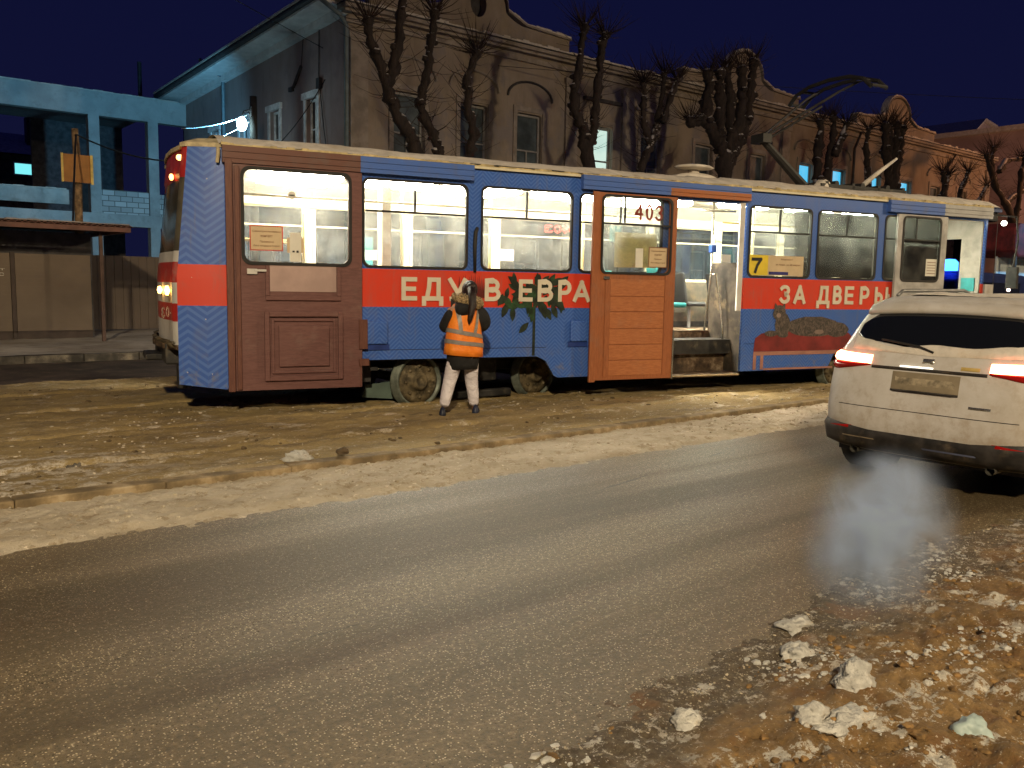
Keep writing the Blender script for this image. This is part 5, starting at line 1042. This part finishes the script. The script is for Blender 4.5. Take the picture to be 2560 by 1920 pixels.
for yo in (0,): 
    b=B(); b.tube(sagwire((-.12,0,7.0),(-2.2,.8,6.35),.12),.014,6); b.tube(sagwire((-.1,0,6.75),(-1.7,.5,5.9),.1),.014,6); b.tube([(-.2,0,5.95),(-1.8,-.1,5.72)],.022,6); b.build('snowy_wire',M('frosted_wire',(.7,.8,.85),.6),LP,True)
l=bpy.data.lights.new('cold_light','SPOT'); l.energy=3000; l.color=(.18,.62,1.0); l.spot_size=R(150); l.spot_blend=.5; l.shadow_soft_size=.25
lo=bpy.data.objects.new('cold_light',l); sc.collection.objects.link(lo); lo.parent=LP; lo.location=(-.62,.1,6.6); lo.rotation_euler=Vector((-.62,.8,-.12)).to_track_quat('-Z','Y').to_euler()
# ------------------------------------------------------------------ right background
ES=thing('emergency_van','dark van with a glowing blue beacon beyond the front doorway of the tram','van',(20.6,9.06,0),R(0))
b=B(); b.prism([(.0,.35),(5.0,.35),(5.1,.9),(4.9,1.15),(4.1,1.25),(3.3,2.05),(.1,2.1),(0,1.9)],0,1.9,'y'); b.build('body',M('dark_blue_van_paint',(.02,.03,.10),.35),ES,bevel=.06)
b=B(); b.bx(-.012,.002,.25,1.65,1.25,1.85); b.build('rear_window',MDGLASS,ES); b=B(); b.bx(.5,3.0,-.012,.002,1.3,1.85); b.build('side_window',MDGLASS,ES)
b=B(); b.lathe([(.0,0),(.19,0),(.19,.2),(.12,.27),(0,.28)],(.35,.55,2.1),'z',16); b.build('beacon',EM('blue_beacon',(.10,.45,1),48),ES,True)
b=B(); b.bx(.2,.5,.75,1.2,2.1,2.18); b.build('light_bar',MPAPERW,ES)
l=bpy.data.lights.new('beacon_light','POINT'); l.energy=160; l.color=(.03,.10,1); l.shadow_soft_size=.15; lo=bpy.data.objects.new('beacon_light',l); sc.collection.objects.link(lo); lo.parent=ES; lo.location=(-.1,.55,2.35)
for x in (1.0,4.0): B().lathe([(0,-.1),(.33,-.1),(.35,-.06),(.35,.06),(.33,.1),(0,.1)],(x,.08,.35),'y',24).build('wheel',MDARK,ES,True)
KC=thing('lit_hoarding','cyan lit sheet hoarding at the right edge behind the white car','hoarding',(29.1,11.9,0))
b=B(); x=0
while x<6: b.bx(x,x+.9,0,.04,.1,2.75); x+=.93
b.build('panel',M('pale_sheet',(.45,.5,.52),.6,var=.1),KC); b=B(); b.bx(0,6,-.03,-.002,1.9,1.98); b.build('rail',MSHG,KC)
l=bpy.data.lights.new('hoarding_lamp','SPOT'); l.energy=700; l.color=(.12,.55,1); l.spot_size=R(100); l.shadow_soft_size=.1; lo=bpy.data.objects.new('hoarding_lamp',l); sc.collection.objects.link(lo); lo.parent=KC; lo.location=(1.5,-2.6,4.4); lo.rotation_euler=Vector((.5,2.6,-2.4)).to_track_quat('-Z','Y').to_euler()
AW=thing('red_awning','dark red awning high behind the front of the tram','awning',(28.9,11.3,2.72))
b=B(); b.prism([(0,.2),(.3,.0),(3.4,.0),(3.4,1.0),(.3,1.05),(0,.9)],0,1.2,'y'); b.build('cover',M('dark_red_fabric',(.10,.008,.008),.8,var=.3),AW,bevel=.08)
for x in (.2,3.2): B().bx(x,x+.1,.05,.15,-2.7,.05).build('leg',MSHG,AW)
FB=thing('far_gabled_building','pale far building with a snowy gable and two small dark attic windows','building',(126,60,0))
b=B(); b.prism([(0,0),(26,0),(26,20.5),(16,26.5),(12,27),(3,21),(0,20.2)],0,14,'y'); b.build('wall',M('pale_far_plaster',(.42,.34,.33),.9,var=.15,vs=.2),FB)
b=B()
for x,z in ((9.0,21.3),(12.6,21.6)): b.prism(blobpoly(x,z,.75,1.1,12,0),-.06,-.01,'y')
b.build('window',MSHG,FB)
b=B(); 
for (xa,za),(xb,zb) in (((0,20.3),(3,21.1)),((3,21.1),(12,27.1)),((12,27.1),(16,26.6)),((16,26.6),(26,20.6))): b._a([(xa,-.5,za),(xb,-.5,zb),(xb,14,zb),(xa,14,za),(xa,-.5,za+.35),(xb,-.5,zb+.35),(xb,14,zb+.35),(xa,14,za+.35)],[(0,1,2,3),(4,5,6,7),(0,1,5,4),(2,3,7,6),(0,3,7,4),(1,2,6,5)])
b.build('roof_snow',MSNOW,FB)
FB2=thing('far_stepped_building','pale pink far building with dark window bays at the right edge','building',(68,26.5,0))
b=B(); b.bx(0,40,0,12,0,13.2); b.build('wall',M('pink_far_plaster',(.40,.29,.28),.9,var=.15,vs=.3),FB2); b=B(); b.bx(-.5,40,-.6,12,13.2,13.55); b.build('cornice',MSNOW,FB2)
b=B()
for x in (2,6,10,14,18,22,26): 
    for z in (4.5,8.8): b.bx(x,x+1.5,-.04,-.005,z,z+2.4)
b.build('window',MDGLASS,FB2)
street_lamp((120,30,0),None,(1,.62,.45),17000,'distant street lamp lighting the pale far building',12)
street_lamp((66,14,0),None,(1,.55,.35),1500,'street lamp beyond the long building near the far trees',9.5)
# ------------------------------------------------------------------ pollarded trees
def barkmat(name,snowy=.5):
    g=G(name); n=g.noise(7,6,.7,g.scale(g.obj,(1,1,.35))); c=g.mix(g.ramp(n,.3,.7),(.012,.008,.006),(.040,.026,.020))
    geo=nd(g.t,'NewGeometry'); sp=nd(g.t,'SeparateXYZ'); g.ln(geo.outputs['Normal'],sp.inputs[0]); nz=g.math('ADD',sp.outputs[2],g.math('MULTIPLY',g.math('SUBTRACT',g.noise(3.0,5,.7),.5),1.6))
    m=g.ramp(nz,.50,.66); c=g.mix(g.math('MULTIPLY',m,snowy),c,(.60,.56,.54)); g.col(c); g.rough(.9); g.bump(n,.9,.05); return g.m
MBARK=barkmat('snowy_bark',.85)
T={
'T1':[[(14.07,2.82),(13.85,4.15),(13.47,5.11),(13.09,5.77),(12.71,6.18),(12.45,6.83),(12.18,7.46),(11.91,7.97),(11.87,8.41)],[(12.45,6.83),(12.57,7.23),(12.67,8.00),(12.71,8.57),(12.80,9.25)],[(13.99,3.72),(14.19,5.19),(14.04,5.80),(13.70,6.24),(13.66,6.62),(13.78,7.11),(13.92,7.83),(14.06,8.64),(14.11,9.11)],[(13.99,3.72),(14.46,4.54),(15.01,5.23),(15.10,5.82),(14.83,6.39),(14.82,6.99),(14.72,7.34),(14.97,7.86),(15.08,8.07)],],
'T2':[[(20.26,3.10),(20.10,5.24),(19.83,6.16),(19.71,6.68),(19.39,7.05),(19.28,7.71),(19.48,8.54),(19.60,9.36),(19.68,9.74)],[(19.97,5.92),(20.20,6.74),(20.19,7.16),(20.29,7.86),(20.40,8.69),(20.41,9.23),(20.57,9.66)],],
'T3':[[(22.37,3.20),(22.38,5.28),(22.68,6.03),(22.96,6.51),(22.87,6.63),(22.54,7.18),(22.51,7.89),(22.57,8.19),(22.44,8.46)],[(22.96,6.51),(23.21,6.82),(23.52,7.31),(23.77,8.37),(23.81,9.03)],[(23.52,7.31),(23.94,8.26),(24.23,8.85)],],
'T4':[[(27.28,3.12),(27.16,5.46),(27.00,6.55),(26.69,6.94),(26.24,7.32),(25.80,7.74),(25.83,8.34),(25.99,9.00),(25.85,9.30)],[(27.02,6.38),(27.28,6.79),(27.12,7.87),(27.06,8.73),(26.78,9.53)],[(27.28,6.79),(27.82,7.29),(28.07,7.99),(28.14,8.89),(28.22,9.77),(28.25,10.06)],[(27.11,6.09),(27.87,6.64),(28.30,6.90),(28.64,7.37)],[(25.80,7.74),(25.47,7.64),(25.11,7.55)],[(26.69,6.94),(26.58,7.78),(26.47,8.63),(26.46,9.41)],[(27.28,6.79),(27.60,7.91),(27.58,8.79),(27.47,9.64)],],
'T5':[[(33.62,3.71),(33.29,6.23),(33.19,7.20),(33.36,8.18),(33.23,8.56)],[(33.55,4.38),(34.27,6.56),(34.55,7.34),(34.82,8.36),(34.66,8.94)],[(34.55,7.34),(35.18,8.22),(35.44,8.76)],],
'T6':[[(37.81,3.90),(37.21,7.10),(36.98,8.10),(37.10,8.74)],],
'T7':[[(39.71,3.99),(39.38,5.94),(39.41,7.31),(39.60,8.40),(39.49,9.20)],[(39.42,6.18),(38.72,7.57),(38.47,8.43),(38.46,9.05)],[(39.44,6.55),(40.10,7.71),(40.35,8.65),(40.35,9.16)],[(39.41,7.31),(39.13,8.33),(38.96,9.02)],],
'T8':[[(44.55,4.21),(44.35,6.02),(44.72,6.90),(44.37,7.50)],[(44.72,6.90),(45.32,7.50)],],
'T9':[[(46.52,4.30),(46.32,6.02),(46.36,6.85),(46.79,7.27),(47.10,7.83)],],
'T10':[[(48.22,4.38),(48.12,6.02),(48.72,6.65),(49.43,7.29)],],
'T11':[[(53.86,3.73),(53.17,5.54),(51.96,6.50),(50.64,7.20),(49.54,8.29),(49.14,8.83)],[(51.96,6.50),(53.19,7.05),(55.00,7.64)],[(50.64,7.20),(50.55,8.77),(50.87,9.44)],[(53.17,5.54),(53.50,6.86),(53.45,8.40),(53.81,9.32)],[(50.67,8.14),(52.27,8.94),(54.37,9.27)],]}
TL={'T1':('large pollarded tree with four snowy limbs in front of the building corner',.23),'T2':('two stemmed pollarded tree beside the white lit window',.24),'T3':('forked pollarded tree right of the white lit window',.17),
'T4':('broad pollarded tree with many upright limbs under the first rounded gable',.33),'T5':('two stemmed pollarded tree between the cyan lit windows',.24),'T6':('slim single stemmed pollarded tree right of the cyan windows',.17),
'T7':('dense pollarded tree under the orange lit rounded gable',.32),'T8':('small forked pollarded tree left in front of the orange lit wall',.20),'T9':('thin leaning pollarded tree in the middle of the orange lit wall',.18),'T10':('thin bent pollarded tree at the right end of the orange lit wall',.17),'T11':('large sprawling bare tree at the right edge behind the tram front',.24)}
for ti,(k,limbs) in enumerate(T.items()):
    rn=random.Random(40+ti); lab,r0=TL[k]
    r0*=.88; x0=limbs[0][0][0]; t=thing('pollarded_tree',lab,'tree',(x0+.05,21,.1),0,'pollarded trees along the far pavement')
    def P(q,yo): return Vector((q[0]-x0-.05,yo,q[1]-.1))
    main=limbs[0]; y0=0
    trunk=B(); crown=B(); tw=B()
    pts=[Vector((.0,0,-.1)),Vector((.02,0,1.2))]+[P(q,0) for q in main[:2]]
    trunk.tube(pts,[r0*1.55,r0*1.25,r0*1.12,r0*1.0],10,.10,rn); trunk.build('trunk',MBARK,t,True)
    for li,l in enumerate(limbs):
        yo=0 if li==0 else rn.uniform(-.5,.5); base=l[1:] if li==0 else l
        n=len(base); q=[]; rad=[]
        for i,pnt in enumerate(base):
            f=i/(n-1); q.append(P(pnt,yo*min(1,f*2))); rad.append(r0*((.98 if li==0 else .78)*(1-f)+.48*f))
        # refine with knobs
        Q=[];Rr=[]
        for i in range(n-1):
            for s in range(5):
                f=s/5; Q.append(q[i].lerp(q[i+1],f)+Vector((rn.uniform(-1,1),rn.uniform(-1,1),0))*r0*.16); Rr.append((rad[i]*(1-f)+rad[i+1]*f)*rn.uniform(.78,1.22)*(1.25 if rn.random()<.15 else 1))
        Q.append(q[-1]); Rr.append(rad[-1]*1.0)
        crown.tube(Q,Rr,10,.22,rn)
        crown.blob(q[-1],(r0*.75,r0*.75,r0*.8),rn,9,6,.25)
        for i,(qq,rr) in enumerate(zip(Q,Rr)):
            if rn.random()<.33:
                a=rn.uniform(0,6.28); crown.blob(qq+Vector((math.cos(a),math.sin(a),0))*rr*.8,(rr*.7,rr*.7,rr*.6),rn,7,5,.3)
            for _ in range(rn.choice((1,2,2,3)) if qq.z>3.5 else 0):
                a=rn.uniform(0,6.28); L=rn.uniform(.35,1.2); d=Vector((math.cos(a),math.sin(a)*.6,rn.uniform(-.1,1.0))).normalized(); tw.tube([qq+d*rr*.8,qq+d*L*.5+Vector((0,0,-.03)),qq+d*L+Vector((0,0,.08*L))],[.011,.007,.003],4,cap=False)
        for _ in range(48):
            a=rn.uniform(0,6.28); L=rn.uniform(.3,1.15); d=Vector((math.cos(a),math.sin(a),rn.uniform(.0,1.8))).normalized(); s=q[-1]+d*r0*.5; tw.tube([s,s+d*L*.5,s+d*L+Vector((rn.uniform(-.1,.1),0,.1))],[.014,.009,.003],4,cap=False)
    c=crown.build('crown',MBARK,t,True); tw.build('twigs',M('twig_bark',(.03,.017,.013),.9) if ti==0 else bpy.data.materials['twig_bark'],c)
